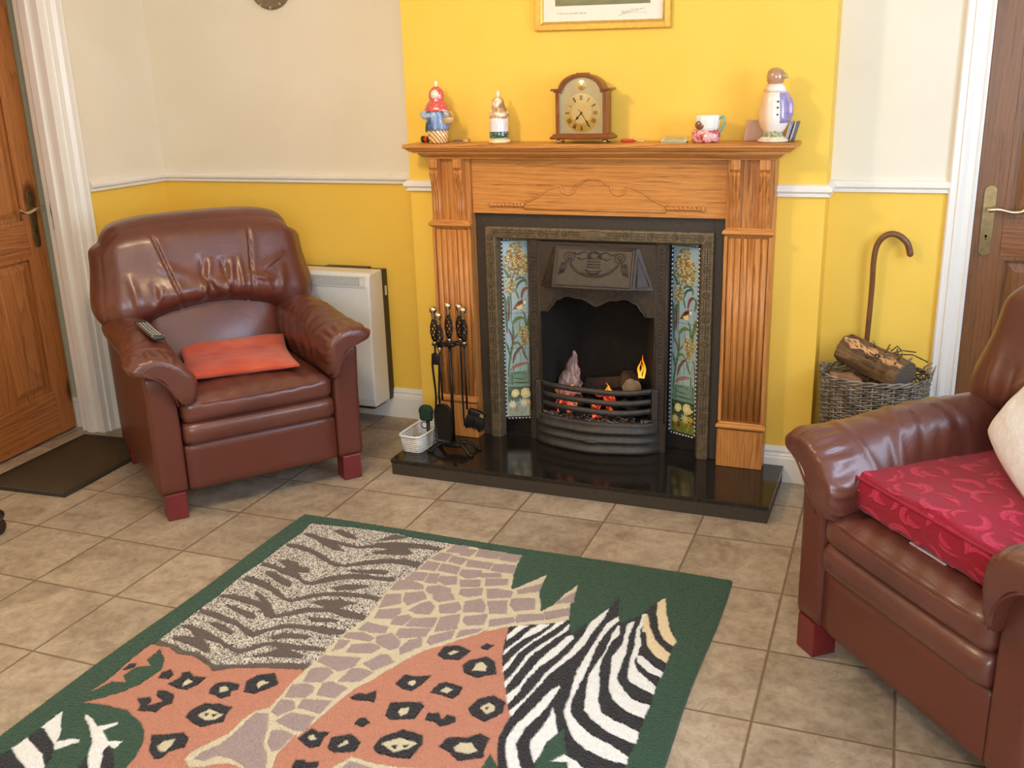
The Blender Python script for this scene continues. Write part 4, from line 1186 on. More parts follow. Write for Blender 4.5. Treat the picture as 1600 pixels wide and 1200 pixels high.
        # gathers radiating up from the lower edge
        def fold(x0, z0, x1, z1, wd, am):
            dx, dz = x1-x0, z1-z0; L2 = dx*dx+dz*dz; tt = np.clip(((x-x0)*dx+(z-z0)*dz)/L2, 0, 1)
            dd = np.hypot(x-(x0+dx*tt), z-(z0+dz*tt)); return am*np.exp(-(dd/wd)**2)*np.sin(PI*np.clip(tt*.85+.15, 0, 1))
        for a in [(-.06,-.13, .01,.05, .014,.016), (.02,-.11, -.05,.0, .012,-.012), (.04,-.12, .10,.04, .013,.016), (.07,-.11, .05,.05, .014,-.014), (-.02,-.12,-.03,.07,.018,-.012), (.115,-.11,.125,.05,.010,.012),
                  (-.25,-.15,-.20,-.04,.014,.010), (-.22,-.16,-.24,-.02,.012,-.008), (-.30,-.14,-.32,.02,.016,.008), (.24,-.14,.20,-.02,.014,.009), (.28,-.12,.30,0,.016,.008), (.21,-.02,.33,.04,.012,.008), (-.2,.03,-.06,-.03,.02,.007), (.16,-.04,.27,-.07,.012,.009)]:
            g += -fold(*a)
        p[:, 1] += g*f_
        return p
    hc = obj('head_cushion', MB().puff((.432, .120, .222), .095, 128, headf, (0, .665, .832)), LE, t)
    # stitched seam lines on the cushion are the darker thread tubes
    for sd in (-1, 1):
        for q in (-.38, .38):
            m = MB(); lx, ly = sd*.349, (.040 if q < 0 else .735); m.box(lx-.0375, lx+.0375, ly-.0375, ly+.0375, .0008, .104)
            obj('leg', m, MAT['mahogany'], t, bevel=.003)
    return t
armchair((-1.0957, -.7945, 0), math.radians(52.5), 'reddish-brown leather armchair left of the fireplace with an orange cushion')
armchair((1.1881, -1.4861, 0), math.radians(-50.27), 'reddish-brown leather armchair at the right with red and white cushions')

def on_chair(which, x, y):
    o, a = ((-1.0957, -.7945), 52.5) if which == 'L' else ((1.1881, -1.4861), -50.27)
    a = math.radians(a); return (o[0]+math.cos(a)*x-math.sin(a)*y, o[1]+math.sin(a)*x+math.cos(a)*y, a)
def pillow_fn(edge, wr=0.0, seed=0):
    def fn(p, h, v):
        p = p.copy(); u, w = v[:, 0], v[:, 1]
        th = (np.clip(1-np.abs(u)**2.6, 0, 1)*np.clip(1-np.abs(w)**2.6, 0, 1))**.5
        p[:, 2] = v[:, 2]*h[2]*(edge+(1-edge)*th)
        pin = 1-.05*(1-np.abs(w)**2)*0
        p[:, 0] = u*h[0]*(1-.05*(1-w**2)); p[:, 1] = w*h[1]*(1-.05*(1-u**2))
        if wr: p[:, 2] += wr*(np.sin(u*7+w*3+seed)*np.cos(w*8-u*2+seed)+.5*np.sin(w*19+u*4))*th
        return p
    return fn
# orange velvet cushion on the left chair
t = NT('orange_velvet', .8, spec=.2); n = t.noise(t.tc.outputs['Object'], 7, 3); t.base(t.ramp(n, [(.3, col(172,66,46)), (.55, col(190,84,60)), (.75, col(204,106,80))])); t.set('Sheen Weight', .2); t.bump(t.noise(t.tc.outputs['Object'], 240, 2), .2, .002)
x, y, a = on_chair('L', .015, .315)
oc = thing('cushion', 'flat orange velvet cushion lying on the seat of the left armchair', 'cushion', (x, y, .466), a+math.radians(-10))
def oc_fn(p, h, v):
    q = pillow_fn(.16, .004, 1)(p, h, v); q[:, 2] += .030*smooth01((v[:, 1]-.2)/.8); return q
obj('cushion_cover', MB().puff((.215, .208, .028), .025, 26, oc_fn, (0, 0, .028)), t.m, oc)
# box cushion on the right chair: red figured fabric
def red_mat():
    t = NT('red_figured_chenille', .85, spec=.2); at = t.new('ShaderNodeVertexColor', layer_name='Col'); n = t.noise(t.tc.outputs['Object'], 260, 2)
    t.base(t.mix(t.math('MULTIPLY', n, .35), at.outputs[0], col(120,14,34))); t.bump(n, .5, .003); t.set('Sheen Weight', .12); return t.m
def box_cushion():
    x, y, a = on_chair('R', -.012, .312)
    root = thing('cushion', 'thick red box cushion with swirl pattern on the right armchair seat', 'cushion', (x, y, .464), a)
    hx_, hy_, hz_ = .252, .262, .050
    n = 150; v, f = cube_grid(n)
    rnd = random.Random(3); S_ = 900
    P = Paint(S_, S_, col(148,18,42)); Mk = Paint(S_, S_, (0,0,0))
    for i in range(5):
        for j in range(5):
            cx = (i+.5+(j % 2)*.45)*S_/5+rnd.uniform(-20, 20); cy = (j+.5)*S_/5+rnd.uniform(-20, 20); r = S_/5*.40; a0 = rnd.uniform(0, 6.28)
            for q, rr, w_, ln in ((0, 1, 30, .42), (1.0, .72, 24, .36), (3.6, .9, 22, .30), (4.4, 1.25, 14, .22)):
                ox_, oy_ = rnd.uniform(-12, 12), rnd.uniform(-12, 12)
                pts = [(cx+ox_+r*rr*math.cos(a0+q+u*ln)*(1+.05*u), cy+oy_+r*rr*.8*math.sin(a0+q+u*ln)) for u in range(6)]
                P.stroke(pts, w_, col(196,52,80)); P.stroke([(p[0]+3, p[1]+3) for p in pts], w_*.45, col(180,40,68)); Mk.stroke(pts, w_, (1,1,1))
    p = v*np.array([hx_, hy_, hz_]); h = np.array([hx_, hy_, hz_]); r = .022; q = np.clip(p, -(h-r), h-r); d = p-q; L = np.linalg.norm(d, axis=1, keepdims=True); p = np.where(L > 1e-9, q+d/np.maximum(L, 1e-9)*r, p)
    # texture lookup: top by xy, sides by length and height
    top = np.abs(v[:, 2]) > .999
    U = np.where(top, (v[:, 0]+1)/2, np.where(np.abs(v[:, 0]) > .999, (v[:, 1]+1)/2, (v[:, 0]+1)/2)); Vv = np.where(top, (v[:, 1]+1)/2, (v[:, 2]+1)/2*.25+.3)
    ui = np.clip((U*(S_-1)).astype(int), 0, S_-1); vi = np.clip((Vv*(S_-1)).astype(int), 0, S_-1)
    colr = P.a[vi, ui]; mk = Mk.a[vi, ui, 0]
    p = p*(1+(.012*mk/np.maximum(np.linalg.norm(p, axis=1), .05))[:, None]*.25)
    u, w = v[:, 0], v[:, 1]
    sb_ = 1+.035*(1-v[:, 2]**2); p[:, 0] *= sb_; p[:, 1] *= sb_; p[:, 2] += (.018*(1-u**2)*(1-w**2))*(v[:, 2] > 0)+.006*np.sin(u*5+1)*np.abs(w)*smooth01((v[:, 2]+1)/2)
    p[:, 2] += hz_+.002
    m = MB(); m.add(p.tolist(), f, True); o = obj('cushion_cover', m, red_mat(), root); color_attr(o, colr)
    for z in (hz_*2-.004,):
        e = .004; pts = [(-hx_-e+.012, -hy_-e, z), (hx_+e-.012, -hy_-e, z), (hx_+e, -hy_-e+.012, z), (hx_+e, hy_+e-.012, z), (hx_+e-.012, hy_+e, z), (-hx_-e+.012, hy_+e, z), (-hx_-e, hy_+e-.012, z), (-hx_-e, -hy_-e+.012, z), (-hx_-e+.012, -hy_-e, z)]
        obj('piping', MB().tube(pts, .0042, 8, False), simple('red_piping', col(150,20,44), .9, bump=.3), root)
    obj('zip', MB().box(-.02, .10, -hy_-.0025, -hy_+.002, .006, .010), simple('pale_zip', col(196,178,186), .5), root)
box_cushion()
# white textured cushion leaning in the right chair
t = NT('white_textured_cover', .85, spec=.2); o_ = t.tc.outputs['Object']; n = t.noise(o_, 38, 3, .5, 1.2); t.base(t.ramp(n, [(.3, col(220,212,208)), (.7, col(232,227,224))])); t.bump(t.ramp(n, [(.42, (0,0,0,1)), (.56, (1,1,1,1))]), .25, .004)
x, y, a = on_chair('R', .068, .395)
wc = thing('cushion', 'white textured cushion leaning against the back of the right armchair', 'cushion', (x, y, .566), a)
def plump(p, h, v):
    q = pillow_fn(.30, .003, 2)(p, h, v); k = 1-.13*(v[:, 0]**2*v[:, 1]**2)+.03*(1-v[:, 0]**2*v[:, 1]**2); q[:, 0] *= k; q[:, 1] *= k; return q
m = MB(); m.puff((.192, .192, .090), .06, 26, plump); m.xform(Matrix.Translation((.026, 0, .170)) @ Matrix.Rotation(math.radians(64), 4, 'X') @ Matrix.Rotation(math.radians(-26), 4, 'Z'))
obj('cushion_cover', m, t.m, wc)
# remote control on the left arm
x, y, a = on_chair('L', -.335, .215)
rc = thing('remote_control', 'slim black remote control lying on the left arm of the left armchair', 'remote control')
xa, ya, _ = on_chair('L', -.345, .300); xb, yb, _ = on_chair('L', -.310, .125)
e1, e2 = Vector((xa, ya, drop(xa, ya))), Vector((xb, yb, drop(xb, yb))); Yd = (e1-e2).normalized(); Xd = Yd.cross(Vector((.10, .10, 1))).normalized(); Zd = Xd.cross(Yd)
rc.rotation_euler = Matrix((Xd, Yd, Zd)).transposed().to_euler(); rc.location = (e1+e2)/2+Vector((0, 0, max(0, drop((xa+xb)/2, (ya+yb)/2)-(e1.z+e2.z)/2)))
def rcf(p, h, v): p = p.copy(); p[:, 2] += .004*v[:, 1]**2; return p
bd = obj('remote_body', MB().puff((.024, .088, .0085), .008, 10, rcf, (0, 0, .009)), simple('remote_shell', col(60,62,60), .25, .3, coat=.4), rc)
m = MB()
for i in range(9):
    for j in range(3): m.puff((.0045, .0028, .0015), .0014, 2, None, (-.013+.013*j, -.06+.0145*i, .0185+.0035*((-.06+.0145*i)/.088)**2))
obj('buttons', m, simple('silver_buttons', col(190,190,186), .3, .3), rc)
m = MB(); m.tube([(.0215, y_, .0155+.004*(y_/.088)**2) for y_ in np.linspace(-.078, .078, 12)], .0016, 6); m.tube([(-.0215, y_, .0155+.004*(y_/.088)**2) for y_ in np.linspace(-.078, .078, 12)], .0016, 6)
obj('trim_strip', m, MAT['chrome'], rc)

# ================================================================== STORAGE HEATER
hx0, hx1, hz0, hz1 = -1.62, -1.098, .085, .725
sh = thing('storage_heater', 'white slim electric storage heater on the wall behind the left armchair', 'heater', (-1.36, .16, hz0))
Mh = Matrix.Translation((1.36, -.16, -hz0))
m = MB(); m.prism([(.070, hz0+.012), (.062, hz0+.05), (.078, .665), (.086, .712), (.098, hz1), (.205, hz1), (.205, hz0+.012)], 0, hx0, hx1); m.xform(Mh)
obj('casing', m, MAT['white_enamel'], sh, bevel=.008, bseg=3)
m = MB(); m.box(hx0+.004, hx1+.003, .203, .2445, hz0-.01+.02, hz1-.004); m.box(hx0+.02, hx1-.02, .085, .2, hz0-.004, hz0+.014); m.xform(Mh)
obj('rear_casing', m, MAT['dark_casing'], sh, bevel=.003)
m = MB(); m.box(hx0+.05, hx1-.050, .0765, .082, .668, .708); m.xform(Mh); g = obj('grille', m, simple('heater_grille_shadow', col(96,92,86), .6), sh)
m = MB()
for i in range(58): xx = hx0+.052+i*(hx1-hx0-.105)/57; m.box(xx-.0019, xx+.0019, .0730, .081, .668, .708)
m.xform(Mh); obj('grille_bars', m, MAT['white_enamel'], g)
m = MB(); m.sweep([(hx0+.05, .662), (hx1-.018, .662), (hx1-.018, .712), (hx0+.05, .712)], [(0,0), (0,.004), (.004,.004), (.004,0)], 1, True, 'XZ', .0765); m.box(hx1-.048, hx1-.02, .0735, .08, .668, .706); m.xform(Mh)
obj('vent_surround', m, MAT['white_enamel'], sh, bevel=.001)
m = MB(); m.box(hx1+.0032, hx1+.0045, .215, .23, .60, .645); m.xform(Mh); obj('side_label', m, MAT['white_plastic'], sh)
tag(obj('magazine', MB().puff((.115, .022, .003), .0028, 3, None, (-1.29, .222, hz1+.0002)), simple('dark_magazine_cover', col(52,44,52), .4, var=.2)), 'thin dark magazine lying flat on top of the white heater', 'magazine')

# ================================================================== COMPANION SET (stand, poker, tongs, shovel, brush)
cx_, cy_ = -.545, -.262; zh = HT
cs = thing('tool_stand', 'black iron fireside tool stand with brass knob on the hearth', 'fire tool stand', (cx_, cy_, zh))
BK = simple('black_wrought_iron', col(36,33,32), .38, .5, var=.12, scale=60, bump=.15)
m = MB()
for s_ in (-1, 1):
    for q in (-1, 1):
        m.tube(spline([(0, 0, .030), (s_*.03, q*.012, .040), (s_*.058, q*.026, .032), (s_*.088, q*.042, .008)], 5), [.014]*3+[.012]*6+[.010]*3+[.009]*4, 8, flat=.7)
        m.puff((.014, .009, .006), .005, 3, None, (s_*.090, q*.043, .0062))
m.puff((.040, .028, .012), .010, 5, None, (0, 0, .034))
obj('stand_foot', m, BK, cs)
obj('stand_pole', MB().tube([(0,0,.03), (0,0,.475)], .0065, 10), BK, cs)
m = MB(); m.puff((.030, .022, .010), .009, 4, None, (0, 0, .462))
for a_ in (18, 62, 196, 248):
    r_ = math.radians(a_); ex_, ey_ = .062*math.cos(r_), .046*math.sin(r_)
    m.tube([(0,0,.462), (ex_*.6, ey_*.6, .463), (ex_, ey_, .458)], [.008, .007, .006], 8)
    m.tube([(ex_+.011*math.cos(q), ey_+.011*math.sin(q), .458) for q in [r_+PI*.35+2*PI*.8*i/10 for i in range(11)]], .0035, 6)
obj('hook_crown', m, BK, cs)
def split_brass(b, t):
    k_ = 5*14   # the first lathe is the collar, the second the knob
    a1 = MB(); a1.v = b.v[:k_]; sel = [i for i, f in enumerate(b.f) if max(f) < k_]; a1.f = [b.f[i] for i in sel]; a1.mi = [0]*len(sel); a1.sm = [b.sm[i] for i in sel]
    a2 = MB(); a2.v = b.v[k_:]; sel = [i for i, f in enumerate(b.f) if min(f) >= k_]; a2.f = [tuple(j-k_ for j in b.f[i]) for i in sel]; a2.mi = [0]*len(sel); a2.sm = [b.sm[i] for i in sel]
    obj('brass_collar', a1, MAT['brass'], t); obj('brass_knob', a2, MAT['brass'], t)
def handle(mb_iron, mb_brass, x, y, z0, hgt=.125):
    # barley-twist basket handle with brass ends
    mb_brass.lathe([(.004, z0-.018), (.010, z0-.016), (.007, z0-.010), (.011, z0-.005), (.008, z0)], (x, y, 0), 14)
    for k in range(6):
        P = []
        for i in range(15):
            t_ = i/14; q = 2*PI*k/6+t_*PI*1.15; r_ = .004+.0105*math.sin(PI*t_)**.8; P.append((x+r_*math.cos(q), y+r_*math.sin(q), z0+hgt*.62*t_))
        mb_iron.tube(P, .0029, 6)
    b = z0+hgt*.62
    mb_brass.lathe([(.006, b-.001), (.009, b+.004), (.006, b+.009), (.010, b+.015), (.007, b+.021), (.012, b+.028), (.0155, b+.036), (.0150, b+.044), (.009, b+.051), (.003, b+.053)], (x, y, 0), 18)
m, b = MB(), MB(); handle(m, b, 0, 0, .485, .155); obj('twisted_grip', m, BK, cs); split_brass(b, cs)
def tool(name, label, cat, a_, zc, build, top=.452):
    r_ = math.radians(a_); x, y = cx_+.062*math.cos(r_), cy_+.046*math.sin(r_)
    t = thing(name, label, cat, (x, y, zh))
    m, b = MB(), MB(); handle(m, b, 0, 0, top+.02, .148); obj('twisted_grip', m, BK, t); split_brass(b, t)
    build(t, top); return t
def b_poker(t, top): obj('shaft', MB().tube(spline([(0,0,top+.004), (0,0,.20), (.002,0,.12), (.012,0,.095), (.016,0,.11)], 4), .0042, 8), BK, t)
def b_tongs(t, top):
    obj('shaft', MB().tube([(0,0,top+.004), (0,0,top-.06)], .0045, 8), BK, t)
    for s_ in (-1, 1):
        obj('tong_arm', MB().tube(spline([(0,0,top-.03), (s_*.012,0,top-.05), (s_*.015,0,top-.09), (s_*.007,0,.24), (s_*.012,0,.16), (s_*.004,0,.13)], 5), [.006]*6+[.0048]*20, 8), BK, t)
    obj('tong_joint', MB().puff((.017, .007, .024), .006, 4, None, (0, 0, top-.055)), BK, t)
def b_shovel(t, top):
    obj('shaft', MB().tube([(0,0,top+.004), (0,0,.235)], .0045, 8), BK, t)
    m = MB(); out = [(-.034, .055), (-.037, .14), *[(-.037*math.cos(math.radians(q)), .175+.045*math.sin(math.radians(q))) for q in range(0, 181, 15)][0:], (.037, .14), (.034, .055)]
    rings = []
    for k, (dy, sc_) in enumerate(((.012, .88), (.010, .97), (-.010, 1.03), (-.011, .99), (.003, .93))):
        rings.append([(a*sc_, dy, .12+(b-.12)*sc_) for a, b in out])
    m.loft(rings, True, True); obj('shovel_pan', m, BK, t)
def b_brush(t, top):
    obj('shaft', MB().tube([(0,0,top+.004), (0,0,.185)], .0045, 8), BK, t)
    Mx = Matrix.Rotation(math.radians(14), 4, 'Y')
    m = MB(); m.puff((.036, .013, .012), .006, 5, None, (0,0,.178)); m.xform(Mx); h_ = obj('brush_head', m, BK, t)
    m = MB()
    rnd = random.Random(2)
    for i in range(260):
        x0, y0 = rnd.uniform(-.033, .033), rnd.uniform(-.010, .010); m.tube([(x0, y0, .170), (x0*1.14+rnd.uniform(-.003,.003), y0*1.5, .145), (x0*1.2+rnd.uniform(-.004,.004), y0*1.6, .108+rnd.uniform(-.004, .004))], [.0015, .0013, .0006], 4)
    m.xform(Mx); obj('bristles', m, simple('dark_bristles', col(30,24,20), .8), h_)
    m = MB(); m.box(.020, .037, -.0145, .0145, .172, .186); m.xform(Mx); obj('brass_cap', m, MAT['brass'], h_)
tool('fire_tongs', 'black iron tongs with brass knob, leftmost tool on the stand', 'fire tongs', 196, 0, b_tongs)
tool('fire_shovel', 'black iron shovel with rounded pan hanging at the front of the stand', 'shovel', 248, 0, b_shovel, .438)
tool('fire_poker', 'thin black poker with brass knob behind the other fireside tools', 'poker', 62, 0, b_poker, .458)
tool('hearth_brush', 'black bristle hearth brush with brass knob, rightmost tool on the stand', 'brush', 18, 0, b_brush)

# white woven basket with a green brush-like item
wb = thing('woven_basket', 'small white woven plastic basket on the left end of the hearth', 'basket', (-.706, -.235, HT), math.radians(-2))
m = MB(); hx_, hy_, hh = .052, .115, .074
def wbr(k, z, n=40):
    P = []
    for i in range(n):
        q = 2*PI*i/n; c, s_ = math.cos(q), math.sin(q); e = .35
        P.append((math.copysign(abs(c)**e, c)*hx_*k, math.copysign(abs(s_)**e, s_)*hy_*k, z))
    return P
for i in range(8):
    z = .004+i*.0095; k = .86+.14*z/hh
    P = [(a, b, z+.0012*math.sin(j*PI)) for j, (a, b, z) in enumerate(wbr(k, z))]; m.tube(P+[P[0], P[1]], .0030, 6, False)
for (a, b, z), (a2, b2, z2) in zip(wbr(.86, .0), wbr(1.0, hh)): m.tube([(a, b, z+.002), (a2, b2, z2)], .0026, 5)
m.loft([wbr(.80, .001), wbr(.84, .001), wbr(.84, .004), wbr(.80, .004)], True, False)
obj('basket_weave', m, MAT['white_plastic'], wb)
m = MB(); R0 = wbr(1.02, hh+.001); m.tube(R0+[R0[0], R0[1]], .005, 8, False); obj('rim', m, MAT['white_plastic'], wb)
gb = thing('hand_brush', 'dark green rounded brush with a black hanging loop standing in the white basket', 'brush', (-.676, -.235, HT+.0045))
obj('brush_pad', MB().puff((.030, .016, .036), .015, 10, lambda p, h, v: np.stack([p[:, 0]*(1+.10*(v[:, 2] > 0)), p[:, 1], p[:, 2]-.010*v[:, 0]**2*(v[:, 2] > .3)], -1), (-.004, -.004, .142)), simple('dark_green_cloth', col(20,52,38), .8, bump=.2), gb)
obj('brush_stem', MB().tube([(0, 0, .0), (0, 0, .11)], .008, 10), MAT['black'], gb)
obj('hanging_loop', MB().tube([(-.006+.015*math.sin(q), -.022, .094+.014*math.cos(q)) for q in [2*PI*i/20 for i in range(21)]], .0022, 6), simple('brown_black_cord', col(46,28,26), .6), gb)

# ================================================================== LOG BASKET, LOGS, WALKING STICK
bx, by = 1.066, -.030
lb = thing('log_basket', 'grey wicker log basket in the alcove right of the fireplace', 'basket', (bx, by, 0))
def ell(k, z, n=84, ph=0): return [(.190*k*math.cos(2*PI*(i+ph)/n), .150*k*math.sin(2*PI*(i+ph)/n), z) for i in range(n)]
t = NT('grey_willow', .6, spec=.35); n = t.noise(t.tc.outputs['Object'], 30, 3); t.base(t.ramp(n, [(.3, col(92,84,74)), (.6, col(146,136,122)), (.8, col(172,162,148))])); MAT['wicker'] = t.m
m = MB(); NS = 32
for r_ in range(54):
    z = .012+r_*.0084; k = .84+.15*(z/.48)
    P = []
    n = NS*4
    for i in range(n):
        q = 2*PI*i/n; off = .0048*math.cos(PI*i/4+(PI if r_ % 2 else 0)); kk = k+off/.17
        P.append((.190*kk*math.cos(q), .150*kk*math.sin(q), z+.0015*math.sin(i*.9+r_)))
    m.tube(P+[P[0], P[1]], .0037+.0004*math.sin(r_*2.1), 5, False)
obj('weave', m, MAT['wicker'], lb)
m = MB()
for i in range(NS):
    q = 2*PI*i/NS; m.tube([(.190*k*math.cos(q), .150*k*math.sin(q), z) for k, z in ((.84, .004), (.90, .18), (.95, .34), (.99, .472))], .0036, 6)
m.loft([ell(.2, .006), ell(.82, .006), ell(.82, .012), ell(.2, .012)], False, False)
m.lathe([(.001, .006), (.155, .006), (.155, .012), (.001, .012)], (0,0,0), 40, 1.0, .8)
obj('stakes', m, MAT['wicker'], lb)
m = MB()
for s_ in range(3):
    P = [(.190*(1.0+.022*math.cos(i*.55+s_*2.1))*math.cos(2*PI*i/96), .150*(1.0+.022*math.cos(i*.55+s_*2.1))*math.sin(2*PI*i/96), .474+.007*math.sin(i*.55+s_*2.1)) for i in range(98)]
    m.tube(P, .0042, 6, False)
rnd = random.Random(8)
for i in range(14):
    q = rnd.uniform(-.3, 3.4); a, b = .19*math.cos(q), .15*math.sin(q); m.tube([(a, b, .468), (a*1.03, b*1.03, .49), (a*1.02+rnd.uniform(-.03, .03), b*1.0+rnd.uniform(-.01, .01), .492+rnd.uniform(.0, .028))], [.004, .0035, .002], 5)
obj('rim', m, MAT['wicker'], lb)

t = NT('rough_bark', .95, spec=.15); v_ = t.mapping((1, 1, .22)); n = t.noise(v_, 42, 5, .65, .6); n2 = t.noise(t.tc.outputs['Object'], 9, 3)
t.base(t.mix(t.ramp(n2, [(.52, (0,0,0,1)), (.60, (1,1,1,1))]), t.ramp(n, [(.3, col(70,52,38)), (.55, col(120,95,70)), (.75, col(150,124,96))]), col(132,104,74))); t.bump(n, .9, .008); MAT['bark'] = t.m
t = NT('fresh_split_wood', .8, spec=.2); v_ = t.mapping((1, 1, .12)); n = t.noise(v_, 60, 4, .6, .3); t.base(t.ramp(n, [(.3, col(168,112,68)), (.5, col(208,158,108)), (.75, col(226,184,136))])); t.bump(n, .6, .004); MAT['split'] = t.m
t = NT('sawn_log_end', .85, spec=.2); w_ = t.new('ShaderNodeTexWave', wave_type='RINGS', rings_direction='Z'); w_.inputs['Scale'].default_value = 26; w_.inputs['Distortion'].default_value = 2.5; t.link(t.tc.outputs['Object'], w_.inputs['Vector'])
t.base(t.mix(.5, t.ramp(w_.outputs[1], [(.2, col(96,84,74)), (.8, col(128,114,100))]), col(104,92,82))); MAT['endgrain'] = t.m
def log(name, label, a, b, r, seed, group=None, strip=True, roll=0, mats=None, sides=18, kind_cat='log'):
    a, b = Vector(a), Vector(b); L = (b-a).length; rr = random.Random(seed)
    root = thing(name, label, kind_cat, a, 0, group)
    qt = (b-a).to_track_quat('Z', 'Y'); want = qt.inverted() @ Vector((-.1, -.62, .78)); roll = math.atan2(want.y, want.x)+roll; root.rotation_mode = 'XYZ'; root.rotation_euler = qt.to_euler()
    ph = [rr.uniform(0, 6.28) for _ in range(4)]
    def R(q, z): return r*(1+.06*math.sin(2*q+ph[0])+.035*math.sin(5*q+ph[1]+z*20)+.025*math.sin(9*q+z*45+ph[2])+.018*math.sin(17*q+z*90+ph[3]))
    rings = []
    for i in range(15):
        z = L*i/14; rings.append([(R(2*PI*j/48, z)*math.cos(2*PI*j/48), R(2*PI*j/48, z)*math.sin(2*PI*j/48), z) for j in range(48)])
    bm_, em, sm = mats or (MAT['bark'], MAT['endgrain'], MAT['split'])
    m = MB(); m.loft(rings, True, True); obj('bark', m, bm_, root)
    for z, dz in ((L, .0012), (0, -.0012)):
        m = MB(); m.loft([[(R(2*PI*j/36, z)*.95*math.cos(2*PI*j/36), R(2*PI*j/36, z)*.95*math.sin(2*PI*j/36), z+k_) for j in range(36)] for k_ in (-dz, dz)], True, False)
        obj('sawn_end', m, em, root)
    if strip:
        m = MB(); rings = []
        for i in range(17):
            z = L*(.02+.96*i/16); w_ = .40*(.65+.35*math.sin(i*1.3+ph[3])); ring = []
            for j in range(9):
                q = roll+(j/8-.5)*2*w_; ring.append((R(q, z)*1.004*math.cos(q), R(q, z)*1.004*math.sin(q), z))
            ring += [(x*.9, y*.9, z_) for x, y, z_ in ring[::-1]]
            rings.append(ring)
        m.loft(rings, True, False); obj('peeled_strip', m, sm, root)
    return root
lg = log('log', 'big bark-covered log with a peeled pale strip on top of the wicker basket', (.955, .035, .548), (1.170, -.105, .492), .058, 3, roll=0)
# splinters of bark on the log
m = MB(); rnd = random.Random(12)
for i in range(26):
    z = rnd.uniform(.12, .24); q = rnd.uniform(0, 6.28); x, y = .056*math.cos(q), .056*math.sin(q); L_ = rnd.uniform(.02, .05); d = rnd.uniform(-1, 1)
    m.tube([(x, y, z), (x*1.25, y*1.25, z+L_*.4*d), (x*1.45+rnd.uniform(-.01,.01), y*1.45, z+L_*d)], [.0035, .003, .001], 4)
obj('bark_splinters', m, MAT['bark'], lg)['kind'] = 'stuff'
def block(name, label, loc, half, rot, mat, seed=1, cat='log'):
    root = thing(name, label, cat, loc); rr = np.random.default_rng(seed)
    v, f = cube_grid(7); off = rr.normal(0, .04, (8, 3))
    def fn(p, h, v):
        n_ = np.sin(v[:, :1]*3+seed)*np.cos(v[:, 1:2]*4+seed*2)*np.sin(v[:, 2:]*3.3+seed); return p*(1+.10*n_)*(1+.08*v[:, [1, 2, 0]]*np.array([1, -1, .5]))
    m = MB(); m.puff(half, min(half)*.18, 7, fn, (0,0,0), rot.to_matrix()); obj('split_face', m, mat, root); return root
from mathutils import Euler
block('log', 'small square-split log at the front left inside the wicker basket', (.968, -.085, .430), (.045, .05, .045), Euler((.1, .1, .5)), simple('split_birch', col(158,112,80), .85, var=.2, scale=25, bump=.5), 4)
log('log', 'log mostly hidden under the big log in the wicker basket', (1.00, .03, .40), (1.19, -.05, .395), .050, 6, strip=False)
log('log', 'log lying low at the back of the wicker basket', (.95, .055, .33), (1.17, .055, .335), .045, 7, strip=False)
m = MB()
for P in ([(1.13, -.01, .548), (1.19, .03, .540), (1.245, .07, .505)], [(1.12, .0, .548), (1.155, .02, .556), (1.20, .05, .545)], [(1.10, .0, .558), (1.11, .0, .582)], [(1.115, .0, .556), (1.135, .01, .574), (1.15, .02, .556)]): m.tube(P, .0026, 6)
tag(obj('twig', m, MAT['bark']), 'thin dark twigs sticking up at the right of the big basket log', 'twig', kind='stuff')
# walking stick
P = spline([(1.012, .175, .012), (1.020, .160, .35), (1.027, .150, .72), (1.026, .148, .86), (1.036, .147, .925), (1.066, .146, .958), (1.102, .146, .958), (1.136, .147, .930), (1.150, .149, .890)], 7)
ws = thing('walking_stick', 'brown wooden walking stick with curved handle leaning in the right alcove', 'walking stick', (1.012, .175, 0))
m = MB(); m.tube([p-Vector((1.012, .175, 0)) for p in P], [.0095+.0025*i/len(P) for i in range(len(P))], 14)
m.sphere(tuple(P[-1]-Vector((1.012, .175, 0))), .0119, 14, 10)
obj('stick_shaft', m, pine('stick_wood', 'Z', col(74,44,26), col(108,70,44), col(130,88,58), .35, scale=2), ws)
m = MB(); m.lathe([(.012, .001), (.0125, .012), (.0115, .026)], (0, 0, 0), 14); obj('rubber_ferrule', m, MAT['black'], ws)

# ================================================================== THE FIRE
ash_log = NT('charred_ashy_wood', .95); n = ash_log.noise(ash_log.mapping((1, 1, .35)), 36, 5, .7, .8)
ash_log.base(ash_log.ramp(n, [(.36, col(38,30,30)), (.5, col(132,112,114)), (.66, col(196,178,180))])); ash_log.bump(n, .9, .006)
sep = ash_log.new('ShaderNodeSeparateXYZ'); ash_log.link(ash_log.tc.outputs['Generated'], sep.inputs[0])
low = ash_log.ramp(sep.outputs[2], [(.0, (1,1,1,1)), (.30, (.30,.30,.30,1)), (.52, (0,0,0,1))]); nn = ash_log.ramp(ash_log.noise(ash_log.mapping((1,1,1)), 60, 4, .7), [(.45, (0,0,0,1)), (.62, (1,1,1,1))])
ash_log.set('Emission Color', col(255,104,50)); ash_log.set('Emission Strength', ash_log.math('MULTIPLY', ash_log.math('MULTIPLY', low, nn), 2.6))
root = thing('burning_log', 'ashy pointed piece of wood standing at the left of the fire, glowing at its foot', 'log', (-.148, .060, .155))
m = MB(); rings = []
rr = random.Random(3)
